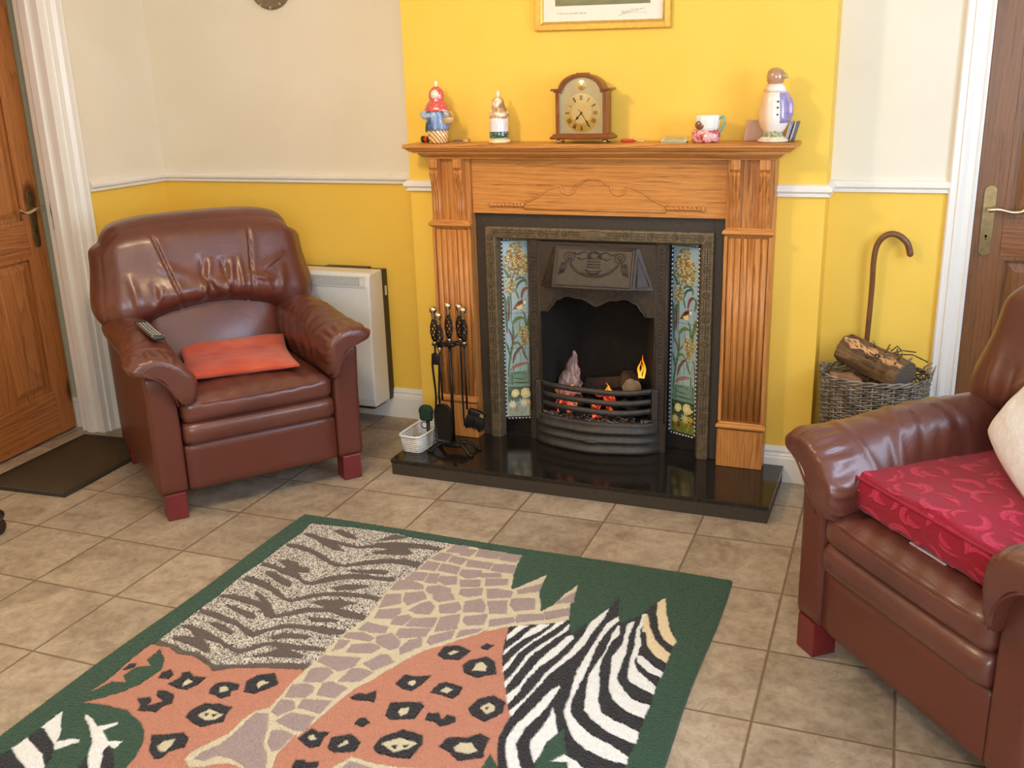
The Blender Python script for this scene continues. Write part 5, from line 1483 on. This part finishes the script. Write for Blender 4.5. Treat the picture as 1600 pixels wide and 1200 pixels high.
for i in range(15):
    t_ = i/14; z = .005+.285*t_; w = .052*(1-.93*max(0, (t_-.45)/.55)**1.1); cx_2 = .028*max(0, (t_-.45)/.55); 
    rings.append([(cx_2+w*math.cos(2*PI*j/30)*(1+.16*math.sin(j*2.3+i*1.7))+.006*math.sin(i*2.1), w*.45*math.sin(2*PI*j/30)*(1+.2*math.sin(j*3.1+i*1.3)), z+.006*math.sin(j*1.7)) for j in range(30)])
m.loft(rings, True, True); obj('charred_wood', m, ash_log.m, root)
tan_end = simple('scorched_log_end', col(150,118,84), .85, var=.3, scale=30, bump=.4); charb = simple('charred_bark', col(34,27,22), .95, var=.4, scale=30, bump=.6)
log('burning_log', 'short round log with pale sawn end at the right of the fire', (.098, .130, .325), (.138, .018, .322), .040, 9, strip=False, mats=(charb, tan_end, charb))
log('burning_log', 'charred dark log lying across the middle of the fire', (-.09, .13, .275), (.105, .115, .305), .036, 10, strip=False, mats=(charb, charb, charb))
coal = simple('charred_coal', col(34,29,27), .9, var=.4, scale=50, bump=.6); ashm = simple('grey_ash', col(128,118,110), .95, var=.3, scale=120, bump=.6)
em = NT('glowing_ember', .9); n = em.noise(em.tc.outputs['Object'], 70, 4, .7); em.base(col(90,24,14)); em.set('Emission Color', em.ramp(n, [(.35, col(150,10,12)), (.55, col(255,70,36)), (.7, col(255,150,90))])); em.set('Emission Strength', em.ramp(n, [(.40, (.03,.03,.03,1)), (.66, (1.1,1.1,1.1,1))]))
def lump(loc, r, mat, label, group, seed, cat='coal', name='coal'):
    v, f = cube_grid(5); u = v/np.linalg.norm(v, axis=1, keepdims=True)
    rr = np.random.default_rng(seed); d = rr.normal(0, 1, (9, 3)); d /= np.linalg.norm(d, axis=1, keepdims=True)
    rad = np.full(len(u), 1.0)
    for k in d: rad = np.minimum(rad, .74/np.maximum(u@k, .3))
    p = u*rad[:, None]*r*np.array([1.15, .95, .8]); m = MB(); m.add(p.tolist(), f); o = obj(name, m, mat); o.location = loc; o.rotation_euler = (rr.uniform(0, 3), rr.uniform(0, 3), rr.uniform(0, 3)); return tag(o, label, cat, group)
rnd = random.Random(21); k = 0
for zz in (.178, .212, .246):
    for i in range(11):
        y = rnd.uniform(-.055, -.005) if i % 2 else rnd.uniform(.03, .14); lim = .20-max(0, y)*.38; x = -lim+2*lim*(i+.5)/11
        hot = (-.02 < x < .05 and zz > .19) or (x > .15 and .2 < zz < .23) or (x < -.12 and zz > .23 and y < 0)
        r_ = rnd.uniform(.019, .026); k += 1
        if hot: lump((x, y, zz), r_, em.m, 'red glowing ember behind the grate bars', 'glowing embers in the grate', k, 'ember', 'ember')
        else: lump((x, y, zz), r_, coal, 'dark burnt coal lump behind the grate bars', 'dark coals in the grate', k)
for i, (x, y, z, r_) in enumerate([(.0, .02, .284, .020), (.035, .015, .276, .020)]):
    lump((x, y, z), r_, em.m, 'red glowing ember behind the grate bars', 'glowing embers in the grate', 90+i, 'ember', 'ember')
m = MB(); rnd = random.Random(5)
for i in range(150):
    x = rnd.uniform(-.235, .235); kx = max(0, 1-(abs(x)/.25)**3); y = -.018-rnd.uniform(.0, .072)*kx; m.puff((rnd.uniform(.002,.007), rnd.uniform(.002,.005), rnd.uniform(.001,.003)), .001, 1, None, (x, y, .199+rnd.uniform(0, .004)), Euler((0, 0, rnd.uniform(0, 3))).to_matrix())
tag(obj('ash_flakes', m, ashm), 'pale grey ash flakes on the ledge below the grate bars', 'ash', kind='stuff')
fl = NT('flame', 1.0); fl.base((0,0,0,1)); sep = fl.new('ShaderNodeSeparateXYZ'); fl.link(fl.tc.outputs['Generated'], sep.inputs[0])
fl.set('Emission Color', fl.ramp(sep.outputs[2], [(0, col(255,196,70)), (.4, col(255,160,30)), (1, col(225,100,10))])); fl.p.inputs['Emission Strength'].default_value = 1.5
lw_ = fl.new('ShaderNodeLayerWeight'); lw_.inputs[0].default_value = .35; fl.set('Alpha', fl.ramp(lw_.outputs[1], [(.2, (.85,.85,.85,1)), (.9, (.0,.0,.0,1))]))
def flame(loc, h, w, lean, label, seed):
    rr = random.Random(seed); m = MB()
    for k in range(3):
        dx = (k-1)*w*.75; hh = h*(1, .78, .62)[(k+seed) % 3]; rings = []
        for i in range(13):
            t_ = i/12; r_ = w*.36*math.sin(PI*min(1, t_*.80+.20))**.8*(1-.45*t_)+.0003
            cx_3 = dx*(1-.5*t_)+lean*t_*t_+.004*math.sin(t_*7+k*2+seed); rings.append([(cx_3+r_*math.cos(q), r_*.7*math.sin(q), hh*t_) for q in [2*PI*j/12 for j in range(12)]])
        m.loft(rings, True, True)
    o = obj('flame', m, fl.m); o.location = loc; return tag(o, label, 'flame')
flame((.160, .085, .345), .100, .017, .001, 'yellow flame rising behind the round log at the right of the fire', 1)
flame((.042, .012, .292), .045, .012, -.008, 'small flame above the embers in the middle of the fire', 2)
flame((-.118, .010, .300), .022, .010, .003, 'tiny flame at the foot of the ashy wood at the left', 4)
l = bpy.data.lights.new('fire_glow', 'POINT'); l.energy = .5; l.color = (1, .42, .14); l.shadow_soft_size = .05; o = bpy.data.objects.new('fire_glow', l); C.objects.link(o); o.location = (.04, .03, .40)

# ================================================================== MANTEL ORNAMENTS
MZ = 1.3078
def glaze(name, c, var=.06, scale=40): return simple(name, c, .12, var=var, scale=scale, coat=.7)
def dotted(name, base_, dot, scale=60, th=.28):
    t = NT(name, .15, coat=.6); vo = t.new('ShaderNodeTexVoronoi'); vo.inputs['Scale'].default_value = scale; t.link(t.tc.outputs['Object'], vo.inputs['Vector'])
    t.base(t.ramp(vo.outputs[0], [(th-.04, dot), (th, base_)])); return t.m
cream_g = glaze('cream_glaze', col(240,226,206)); tan_g = glaze('tan_glaze', col(206,170,120), .15)
# 1 tall jar: woven-look foot, blue body, dotted red lid
j = thing('ceramic_jar', 'tall ceramic ornament with blue body and dotted red top at the mantel\'s left end', 'ornament', (-.630, -.098, MZ))
t = NT('woven_glaze', .2, coat=.5); w_ = t.new('ShaderNodeTexWave', wave_type='BANDS', bands_direction='DIAGONAL'); w_.inputs['Scale'].default_value = 34; t.link(t.tc.outputs['Object'], w_.inputs['Vector']); t.base(t.ramp(w_.outputs[1], [(.3, col(176,124,66)), (.6, col(238,214,166))]))
obj('foot', MB().lathe([(.034, 0), (.039, .006), (.042, .03), (.040, .056), (.034, .060)], (0,0,0), 36, 1, .8), t.m, j)
t = NT('streaked_blue_glaze', .14, coat=.6); n = t.noise(t.mapping((1,1,.3)), 45, 3, .6, 1); t.base(t.ramp(n, [(.35, col(84,112,168)), (.55, col(128,158,206)), (.7, col(190,206,226))]))
def folds(p): return p
m = MB(); rings = []
for z, r_ in [(.050, .044), (.062, .049), (.085, .050), (.105, .046), (.125, .042), (.138, .036)]:
    rings.append([((r_+.0018*math.sin(9*q+z*40))*math.cos(q), (r_+.0018*math.sin(9*q+z*40))*.8*math.sin(q), z) for q in [2*PI*i/54 for i in range(54)]])
m.loft(rings, True, True); obj('body', m, t.m, j)
m = MB(); m.tube(spline([(-.042, -.015, .118), (-.050, -.026, .112), (-.036, -.038, .104), (-.012, -.040, .110)], 5), [.012]*6+[.010]*10, 10)
m.tube(spline([(.042, -.015, .120), (.052, -.024, .112), (.052, -.034, .104)], 5), [.011]*6+[.009]*5, 10); obj('side_lugs', m, glaze('pale_blue_glaze', col(172,192,214)), j)
red = dotted('dotted_red_glaze', col(206,84,78), col(240,214,200), 110, .22)
m = MB(); rings = []
for z, r_ in [(.122, .050), (.126, .051), (.140, .046), (.155, .036), (.165, .027), (.180, .031), (.196, .029), (.208, .020), (.216, .008)]:
    rings.append([((r_+.001*math.sin(11*q))*math.cos(q), (r_+.001*math.sin(11*q))*.8*math.sin(q), z) for q in [2*PI*i/44 for i in range(44)]])
m.loft(rings, True, True); ld = obj('lid', m, red, j)
m = MB(); m.sphere((.002, -.016, .186), .0185, 18, 12, (1, .8, 1)); obj('cream_boss', m, cream_g, ld)
m = MB(); m.lathe([(.007, .212), (.005, .219), (.008, .227), (.006, .235), (.001, .238)], (0,0,0), 18); obj('finial', m, cream_g, ld)
# little side basket hanging on the ornament
m = MB(); m.lathe([(.012, .075), (.019, .082), (.021, .094), (.020, .100), (.016, .100)], (.062, -.030, 0), 20, 1.1, .8); m.tube([(.062+.020*math.cos(q), -.030, .100+.022*math.sin(q)) for q in [PI*i/12 for i in range(13)]], .0028, 6); obj('small_basket', m, t.m if False else tan_g, j)
m = MB(); m.tube(spline([(-.030, -.040, .045), (-.026, -.046, .07), (-.012, -.046, .10)], 5), [.003]+[.0075]*8+[.003]*2, 8, flat=.5); obj('green_leaf', m, glaze('olive_glaze', col(70,84,56)), j)
# 2 second ornament: round foot, white drum with green band, brown top
j = thing('ceramic_jar', 'smaller ceramic ornament with white drum body and brown top, second from left', 'ornament', (-.368, -.098, MZ))
obj('foot', MB().lathe([(.040, 0), (.044, .004), (.044, .011), (.039, .015)], (0,0,0), 36), glaze('butter_glaze', col(238,220,160)), j)
bd = obj('body', MB().lathe([(.032, .015), (.036, .018), (.0365, .030), (.037, .080), (.036, .092), (.030, .097)], (0,0,0), 40), glaze('white_glaze', col(236,226,228), .03), j)
m = MB(); m.lathe([(.0370, .020), (.0376, .022), (.0376, .042), (.0370, .044)], (0,0,0), 40); gb_ = obj('green_band', m, dotted('green_pattern_glaze', col(46,84,66), col(206,214,200), 120, .25), bd)
m = MB(); rings = []
for z, r_ in [(.090, .035), (.096, .040), (.108, .040), (.120, .034), (.134, .026), (.150, .024), (.164, .019), (.172, .008)]:
    rings.append([((r_+.002*math.sin(5*q+z*60))*math.cos(q), (r_+.002*math.sin(5*q+z*60))*.85*math.sin(q), z) for q in [2*PI*i/44 for i in range(44)]])
m.loft(rings, True, True)
t = NT('brown_cream_glaze', .15, coat=.6); n = t.noise(t.tc.outputs['Object'], 32, 3, .5, .6); t.base(t.ramp(n, [(.42, col(150,104,62)), (.52, col(206,168,120)), (.60, col(238,222,200))]))
ld = obj('lid', m, t.m, j); obj('finial', MB().lathe([(.008, .168), (.005, .175), (.009, .184), (.006, .193), (.001, .196)], (0,0,0), 18), cream_g, ld)
# 3 mantel clock
ck = thing('mantel_clock', 'arched wooden mantel clock with brass dial in the middle of the mantel', 'clock', (-.026, -.098, MZ))
ws_, wx = MAT['walnut'], MAT['walnut_x']
for a in (-.090, .090):
    for b in (-.028, .028): obj('ball_foot', MB().sphere((a, b, .0075), .0075, 14, 10), MAT['brass'], ck)
m = MB(); rings = []
for z, i_ in ((.0145, -.008), (.022, -.010), (.025, -.006), (.031, 0), (.034, .002)):
    a, b = .109-i_, .036-i_; rings.append([(-a, -b, z), (a, -b, z), (a, b, z), (-a, b, z)])
m.loft(rings, True, False); obj('clock_base', m, wx, ck)
def archo(w, zb, zs, r, v_, n=20): return [(-w, zb), (-w, zs), *[(-r*math.cos(PI*i/n), zs+v_*math.sin(PI*i/n)) for i in range(n+1)], (w, zs), (w, zb)]
out = archo(.099, .034, .188, .086, .060); inn = archo(.0835, .036, .180, .074, .056)
m = MB(); k_ = len(out)
vs = [(x, -.032, z) for x, z in out]+[(x, -.032, z) for x, z in inn]+[(x, .032, z) for x, z in out]+[(x, -.020, z) for x, z in inn]
fc = [(i, (i+1) % k_, (i+1) % k_+k_, i+k_) for i in range(k_)]+[(i, (i+1) % k_, 2*k_+(i+1) % k_, 2*k_+i) for i in range(k_)]+[(k_+i, k_+(i+1) % k_, 3*k_+(i+1) % k_, 3*k_+i) for i in range(k_)]+[tuple(range(2*k_, 3*k_))]
m.add(vs, fc); obj('clock_case', m, ws_, ck, bevel=.001)
for s_ in (-1, 1):
    m = MB(); a, b = sorted((s_*.080, s_*.106)); m.box(a, b, -.035, .034, .183, .189); a, b = sorted((s_*.080, s_*.116)); m.box(a, b, -.039, .036, .189, .196)
    obj('shoulder_moulding', m, wx, ck, bevel=.0015)
m = MB(); AO = [(.0875*math.cos(PI*i/24), .190+.0595*math.sin(PI*i/24)) for i in range(25)]; m.sweep([(p[0], p[1]) for p in AO], [(0, 0), (0, .003), (.010, .003), (.010, 0)], 1, False, 'XZ', -.032)
obj('arch_moulding', m, ws_, ck)
bp = simple('brushed_gilt_dial_plate', col(196,188,158), .30, .8, var=.04, scale=20, bump=.05, bscale=400)
pl_ = obj('dial_plate', MB().prism(inn, 1, -.0215, -.0185), bp, ck)
zc = .1085
def disc(m, r0, r1, y, z_=zc, n=60, x_=0):
    v = [(x_+r*math.cos(2*PI*i/n), y, z_+r*math.sin(2*PI*i/n)) for r in (r0, r1) for i in range(n)]; m.add(v, [(i, (i+1) % n, n+(i+1) % n, n+i) for i in range(n)])
t = NT('spun_gilt_ring', .20, 1.0); t.base(col(236,218,168)); gr_ = t.new('ShaderNodeTexGradient', gradient_type='RADIAL'); mp_ = t.mapping((1, 1, 1), (PI/2, 0, 0), (0, -.1085, 0)); t.link(mp_, gr_.inputs[0])
def cone_ring(r0, r1, y0, y1, zc_, n=72):
    m = MB(); m.lathe([(r0, 0), (r0, -y1), (r1, -y0), (r1, 0)], (0, 0, 0), n, 1.0, 1.0, False); m.v = [(a, -.0214-c_, zc_+b) for a, b, c_ in [(q[0], q[1], -q[2]) for q in m.v]]; return m
ring = obj('chapter_ring', cone_ring(.0375, .070, .0006, .0030, zc), t.m, pl_)
m = MB(); m.prism([(.038*math.cos(2*PI*i/48), zc+.038*math.sin(2*PI*i/48)) for i in range(48)], 1, -.0250, -.0230); obj('centre_disc', m, simple('matt_gilt_centre', col(222,200,148), .32, .9, var=.03), pl_)
o = obj('arch_disc', cone_ring(.001, .018, .0006, .0030, .207), t.m, pl_)
m = MB()
rom = ['XII', 'I', 'II', 'III', 'IIII', 'V', 'VI', 'VII', 'VIII', 'IX', 'X', 'XI']
for h_, s_ in enumerate(rom):
    q = PI/2-h_*PI/6; n_ = len(s_); w = .0040; x0 = -w*(n_-1)/2
    def P2(u, v_): # u tangential, v radial
        return (math.cos(q)*v_+math.sin(q)*u, zc+math.sin(q)*v_-math.cos(q)*u)
    def stroke(u0, v0, u1, v1, w_=.0018):
        a, b = P2(u0, v0), P2(u1, v1); d = Vector((b[0]-a[0], b[1]-a[1])).normalized(); nx2, nz2 = -d.y*w_/2, d.x*w_/2
        m.prism([(a[0]+nx2, a[1]+nz2), (b[0]+nx2, b[1]+nz2), (b[0]-nx2, b[1]-nz2), (a[0]-nx2, a[1]-nz2)], 1, -.0248, -.0222)
    for i, ch in enumerate(s_):
        u = x0+i*w
        if ch == 'I': stroke(u, .046, u, .063)
        elif ch == 'V': stroke(u-.0018, .063, u, .046); stroke(u+.0018, .063, u, .046, .0008)
        else: stroke(u-.0018, .063, u+.0018, .046); stroke(u+.0018, .063, u-.0018, .046, .0008)
obj('roman_numerals', m, MAT['black'], ring)
m = MB()
def hand(angle_deg, L_, w_):
    q = math.radians(90-angle_deg); d = (math.cos(q), math.sin(q)); nn_ = (-d[1], d[0])
    pts = [(-.008, .3), (0, .8), (L_*.45, .5), (L_*.6, 1.6), (L_*.75, .7), (L_, .15)]
    poly = [(d[0]*a+nn_[0]*b*w_, zc+d[1]*a+nn_[1]*b*w_) for a, b in pts]+[(d[0]*a-nn_[0]*b*w_, zc+d[1]*a-nn_[1]*b*w_) for a, b in pts[::-1]]
    m.prism(poly, 1, -.0256, -.0248)
hand(222, .038, .0030); hand(147, .062, .0020); hand(318, .022, .0008)
m.prism([(.0035*math.cos(2*PI*i/16), zc+.0035*math.sin(2*PI*i/16)) for i in range(16)], 1, -.0262, -.024); obj('hands', m, simple('dark_bronze_hands', col(46,34,20), .4, .6), ck)
obj('top_cap', MB().box(-.018, .018, -.028, .028, .2480, .2512), ws_, ck)
# small things on the shelf
sd = thing('screwdriver', 'small red-handled screwdriver lying on the mantel right of the clock', 'screwdriver', (.150, -.085, MZ))
m = MB(); m.tube([(-.034, 0, .0062), (-.028, 0, .0062), (.010, 0, .0062), (.016, 0, .0062)], [.004, .006, .006, .0045], 10); obj('grip', m, simple('red_plastic', col(206,52,40), .3), sd)
m = MB(); m.tube([(.016, 0, .0055), (.052, .002, .0035)], [.0022, .0018], 8); m.tube([(.010, 0, .008), (.010, 0, .018)], .0016, 6); obj('steel_shaft', m, MAT['chrome'], sd)
cdn = thing('card', 'cream printed card propped flat on the mantel left of the small mug', 'card', (.318, -.090, MZ))
m = MB(); m.puff((.048, .030, .0012), .001, 3, None, (0, 0, .0085), Euler((.30, 0, 0)).to_matrix()); cb_ = obj('card_sheet', m, simple('cream_card', col(232,222,178), .7, var=.03), cdn)
m = MB()
for i in range(4): m.puff((.040-.006*(i % 2), .0016, .0003), .0002, 1, None, (0, -.018+.011*i, .0103+(-.018+.011*i)*.31), Euler((.30, 0, 0)).to_matrix())
obj('printed_lines', m, simple('grey_print', col(128,130,112), .7), cb_)
obj('dark_backing', MB().puff((.050, .020, .0012), .001, 2, None, (0, -.008, .0014)), simple('dark_card', col(60,44,34), .7), cdn)
# 6 mug
mg = thing('ceramic_mug', 'small round ceramic mug with white top and pink patterned base on the mantel', 'mug', (.432, -.098, MZ))
t = NT('pink_pattern_glaze', .15, coat=.6); n = t.noise(t.tc.outputs['Object'], 40, 3, .6, 1.5); t.base(t.ramp(n, [(.38, col(150,60,60)), (.48, col(222,120,124)), (.58, col(238,190,180)), (.7, col(120,140,120))]))
m = MB(); rings = []
for z, r_ in [(0, .036), (.004, .043), (.02, .046), (.036, .044), (.046, .038)]: rings.append([((r_+.0015*math.sin(7*q))*math.cos(q)*1.12, (r_+.0015*math.sin(7*q))*.8*math.sin(q), z) for q in [2*PI*i/44 for i in range(44)]])
m.loft(rings, True, True); obj('lower_body', m, t.m, mg)
m = MB(); rings = []
for z, r_ in [(.040, .036), (.055, .040), (.075, .043), (.088, .044), (.094, .042), (.094, .038), (.080, .036)]: rings.append([((r_+.0012*math.sin(12*q))*math.cos(q)+.006, (r_+.0012*math.sin(12*q))*.85*math.sin(q), z) for q in [2*PI*i/48 for i in range(48)]])
m.loft(rings, True, True); up = obj('upper_body', m, dotted('speckled_white_glaze', col(238,238,232), col(150,170,180), 220, .12), mg)
m = MB(); m.sphere((-.014, -.028, .061), .019, 16, 12, (1, .40, .85)); obj('brown_medallion', m, glaze('brown_glaze', col(132,84,56), .25, 90), up)
m = MB(); m.tube(spline([(.045, 0, .082), (.062, 0, .088), (.066, 0, .070), (.056, 0, .045), (.044, 0, .032)], 5), .005, 8); obj('handle', m, glaze('sage_glaze', col(120,164,142)), mg)
# 7 tall lidded jar
j = thing('ceramic_jar', 'tall lidded ceramic jar, cream with a lilac side, at the mantel\'s right end', 'ornament', (.668, -.098, MZ))
obj('foot', MB().lathe([(.046, 0), (.054, .003), (.053, .009), (.036, .020), (.030, .036)], (0,0,0), 40, 1, .75), glaze('stone_glaze', col(226,208,172), .1, 60), j)
t = NT('cream_peach_glaze', .13, coat=.7); sx_ = t.new('ShaderNodeSeparateXYZ'); t.link(t.tc.outputs['Object'], sx_.inputs[0]); t.base(t.ramp(t.math('ADD', t.math('MULTIPLY', sx_.outputs[0], 8), .5), [(.30, col(228,190,150)), (.42, col(236,222,206)), (.7, col(238,232,226))])); cp = t.m
def sec_(m, L_, sy=.8, x_=0): m.loft([[(x_+r_*math.cos(q), r_*sy*math.sin(q), z) for q in [2*PI*i/48 for i in range(48)]] for z, r_ in L_], True, True)
m = MB(); sec_(m, [(.028, .030), (.045, .041), (.062, .050), (.080, .053), (.110, .051), (.140, .045), (.168, .040), (.1685, .0385)]); bd = obj('body', m, cp, j)
m = MB(); sec_(m, [(.170, .0385), (.1705, .0398), (.185, .034), (.197, .026)]); ld = obj('lid', m, cp, j)
m = MB(); sec_(m, [(.195, .024), (.205, .029), (.222, .031), (.238, .027), (.247, .016), (.250, .004)], .9); obj('lid_dome', m, glaze('warm_brown_glaze', col(188,142,106), .14, 18), ld)
m = MB(); m.tube([(.024, -.006, .224), (.036, -.010, .220), (.044, -.012, .216)], [.012, .008, .003], 10); obj('dome_spout', m, tan_g, ld)
m = MB()
rings = []
for z, r_ in [(.066, .0515), (.08, .0545), (.11, .0530), (.14, .0475), (.167, .0420)]:
    o1 = [((r_+.0018)*math.cos(q), (r_+.0018)*.8*math.sin(q), z) for q in [-1.05+2.1*i/14 for i in range(15)]]; rings.append(o1+[(x*.93, y*.93, z_) for x, y, z_ in o1[::-1]])
m.loft(rings, True, True); lil = glaze('lilac_glaze', col(160,144,190), .08); sp_ = obj('lilac_side', m, lil, bd)
m = MB(); m.tube(spline([(.040, -.008, .166), (.052, -.012, .135), (.056, -.014, .100), (.050, -.012, .074)], 5), [.008]*4+[.012]*8+[.009]*4, 12); obj('lilac_handle', m, lil, bd)
m = MB()
for z in (.095, .118, .138): m.sphere((.0175-.00*z, -.0435+(z-.095)*.12, z), .0035, 10, 8)
obj('dark_studs', m, simple('dark_glaze', col(70,52,66), .2), bd)
m = MB(); rnd = random.Random(4)
for i in range(26):
    q = rnd.uniform(-2.9, -.3); a, b = .036*math.cos(q), .028*math.sin(q); m.tube([(a, b, .008), (a*.9, b*.95, .028), (a*.95+rnd.uniform(-.008, .008), b*1.05, .040+rnd.uniform(0, .012))], [.0028, .0022, .0008], 5)
obj('raised_leaves', m, glaze('green_cream_glaze', col(160,166,120), .25, 90), j)
# behind the jar
m = MB(); m.puff((.050, .0035, .036), .003, 5, lambda p, h, v: p+np.stack([.006*v[:, 2], 0*v[:, 0], 0*v[:, 0]], -1), (0, 0, .0365), Euler((-.20, 0, .25)).to_matrix()); o = obj('card', m, simple('mauve_card', col(186,150,132), .7, var=.08, scale=20)); o.location = (.612, -.043, MZ+.001); tag(o, 'mauve-brown card leaning on the wall behind the tall jar\'s left side', 'card')
def booklet(dx, c, label):
    m = MB(); m.puff((.004, .034, .034), .003, 4, None, (0, 0, .0355), Euler((0, .26, 0)).to_matrix()); b = thing('booklet', label, 'booklet', (dx, -.055, MZ)); cv = obj('cover', m, simple('booklet_cover', c, .5), b)
    m = MB(); m.puff((.0026, .033, .033), .002, 3, None, (-.0048, 0, .0350), Euler((0, .26, 0)).to_matrix()); obj('pages', m, simple('page_edges', col(214,214,220), .7), b)
booklet(.722, col(150,154,178), 'grey-blue booklet leaning just behind the right side of the tall jar')
booklet(.740, col(96,98,116), 'darker outer booklet at the very right end of the mantel')
# behind the first ornament
tc_ = thing('torch', 'small orange and black torch lying behind the blue and red ornament', 'torch', (-.690, -.062, MZ))
m = MB(); m.tube([(-.018, 0, .0135), (.0, .0, .0130), (.055, .004, .011)], [.0125, .0125, .009], 14); obj('torch_body', m, simple('orange_plastic', col(214,72,30), .35, var=.1), tc_)
m = MB(); m.tube([(-.030, 0, .0135), (-.018, 0, .0135)], [.013, .0132], 14); m.tube([(-.004, 0, .0133), (.006, 0, .0131)], .0131, 14); obj('black_bands', m, MAT['black'], tc_)
mb_ = thing('matchbox', 'small tan matchbox lying between the first two ornaments on the mantel', 'matchbox', (-.548, -.055, MZ))
obj('box_sleeve', MB().box(-.030, .022, -.016, .016, .0005, .0145), simple('tan_card', col(196,150,84), .7), mb_, bevel=.0008); obj('striking_strip', MB().box(-.029, .012, -.0166, -.0160, .0035, .0115), simple('brown_strip', col(116,84,60), .8), mb_)
obj('tray_end', MB().box(.022, .032, -.014, .014, .0015, .0135), simple('pale_card', col(216,176,108), .7), mb_)

# ================================================================== PICTURE, WALL CLOCK, CASTOR
pc = thing('framed_picture', 'gold framed landscape print hanging above the mantel clock', 'picture', (.0175, -.0005, 1.710)); pc.rotation_euler = (0, math.radians(.9), 0)
pw, ph_ = .2605, .46
gold = simple('gilt_frame', col(226,184,92), .34, .6, var=.08, scale=60)
m = MB(); m.sweep([(-pw, 0), (pw, 0), (pw, ph_), (-pw, ph_)], [(0, 0), (0, .016), (.003, .020), (.020, .021), (.024, .016), (.030, .012), (.032, .006), (.032, 0)], 1, True, 'XZ', 0.0); obj('frame', m, gold, pc)
obj('mount', MB().box(-pw+.031, pw-.031, -.006, -.001, .031, ph_-.031), simple('cream_mount', col(240,230,216), .8, var=.01), pc)
t = NT('landscape_print', .6); sx_ = t.new('ShaderNodeSeparateXYZ'); t.link(t.tc.outputs['Object'], sx_.inputs[0]); n = t.noise(t.mapping((1,1,3)), 14, 4); t.base(t.ramp(t.math('ADD', sx_.outputs[2], t.math('MULTIPLY', n, .08)), [(.11, col(104,104,80)), (.16, col(134,134,90)), (.28, col(112,132,96)), (.34, col(190,206,214))]))
obj('print_sheet', MB().box(-.182, .182, -.0068, -.0058, .086, ph_-.07), t.m, pc)
def text(s_, size, loc, mat, parent, shear=.3, name='caption'):
    cu = bpy.data.curves.new(name, 'FONT'); cu.body = s_; cu.size = size; cu.shear = shear; cu.extrude = .0002; cu.materials.append(mat); o = bpy.data.objects.new(name, cu); C.objects.link(o); o.location = loc; 
    bpy.context.view_layer.update(); me = bpy.data.meshes.new_from_object(o.evaluated_get(bpy.context.evaluated_depsgraph_get())); bpy.data.objects.remove(o); bpy.data.curves.remove(cu)
    o = bpy.data.objects.new(name, me); C.objects.link(o); o.location = loc; o.rotation_euler = (PI/2, 0, 0); o.parent = parent; return o
pencil = simple('pencil_grey', col(150,140,132), .8)
text("'A View from the South'  Burren", .0088, (-.176, -.0062, .057), pencil, pc)
m = MB(); rnd = random.Random(9); P = []
for i in range(46):
    t_ = i/45; P.append((.075+.085*t_+.004*math.sin(i*1.7), -.0066, .056+.014*t_+(.0045+.003*math.sin(i*.7))*math.sin(i*.95)*(1 if i < 34 else .25)))
m.tube(spline(P, 4), .0004, 4, False); m.tube([(.066, -.0066, .047), (.10, -.0066, .058), (.17, -.0066, .055)], .0004, 4); obj('signature', m, simple('dark_pencil', col(150,138,128), .8), pc)
wc_ = thing('wall_clock', 'round wall clock with grey rim and golden centre on the cream wall', 'clock', (-1.585, .2455, 1.978))
m = MB(); m.lathe([(.083, .0), (.110, .0), (.1115, .006), (.108, .018), (.096, .022), (.086, .017), (.083, .012)], (0,0,0), 64); m.v = [(a, -c_, b) for a, b, c_ in m.v]; obj('rim', m, simple('grey_brown_rim', col(128,112,88), .5, var=.12, scale=90), wc_)
m = MB(); m.lathe([(.001, .002), (.085, .002), (.085, .009), (.001, .009)], (0,0,0), 48); m.v = [(a, -c_, b) for a, b, c_ in m.v]; obj('dial', m, simple('golden_dial', col(232,192,112), .4, .3), wc_)
m = MB()
for h_ in range(12):
    q = math.radians(90-30*h_); 
    for s_ in (-.0016, .0016):
        a, b = .098, .108; m.prism([(a*math.cos(q)+s_*math.sin(q)-.0005, a*math.sin(q)-s_*math.cos(q)), (b*math.cos(q)+s_*math.sin(q)-.0005, b*math.sin(q)-s_*math.cos(q)), (b*math.cos(q)+s_*math.sin(q)+.0005, b*math.sin(q)-s_*math.cos(q)+.0005), (a*math.cos(q)+s_*math.sin(q)+.0005, a*math.sin(q)-s_*math.cos(q)+.0005)], 1, -.0225, -.0195)
obj('hour_marks', m, MAT['white_plastic'], wc_)
m = MB(); 
for a_, L_ in ((200, .05), (10, .07)):
    q = math.radians(a_); m.tube([(0, -.011, 0), (L_*math.cos(q), -.011, L_*math.sin(q))], [.002, .0008], 6)
obj('hands', m, MAT['black'], wc_)
cf = thing('furniture_castor', 'dark rounded furniture castor on the tiles at the left edge of the view', 'castor', (-1.868, -1.389, 0))
cm_ = simple('dark_castor', col(44,28,30), .3, coat=.3)
m = MB(); m.v = []; rings = [[(x_, .031*k*math.cos(q), .0315+.031*k*math.sin(q)) for q in [2*PI*i/28 for i in range(28)]] for x_, k in ((-.014, .80), (-.011, 1), (.011, 1), (.014, .80))]; m.loft(rings, True, True); obj('wheel', m, cm_, cf)
m = MB(); m.sphere((0, .004, .075), .029, 18, 12, (1, 1, .8)); m.tube([(0, .004, .095), (0, .004, .12)], .014, 12); obj('hood', m, cm_, cf)
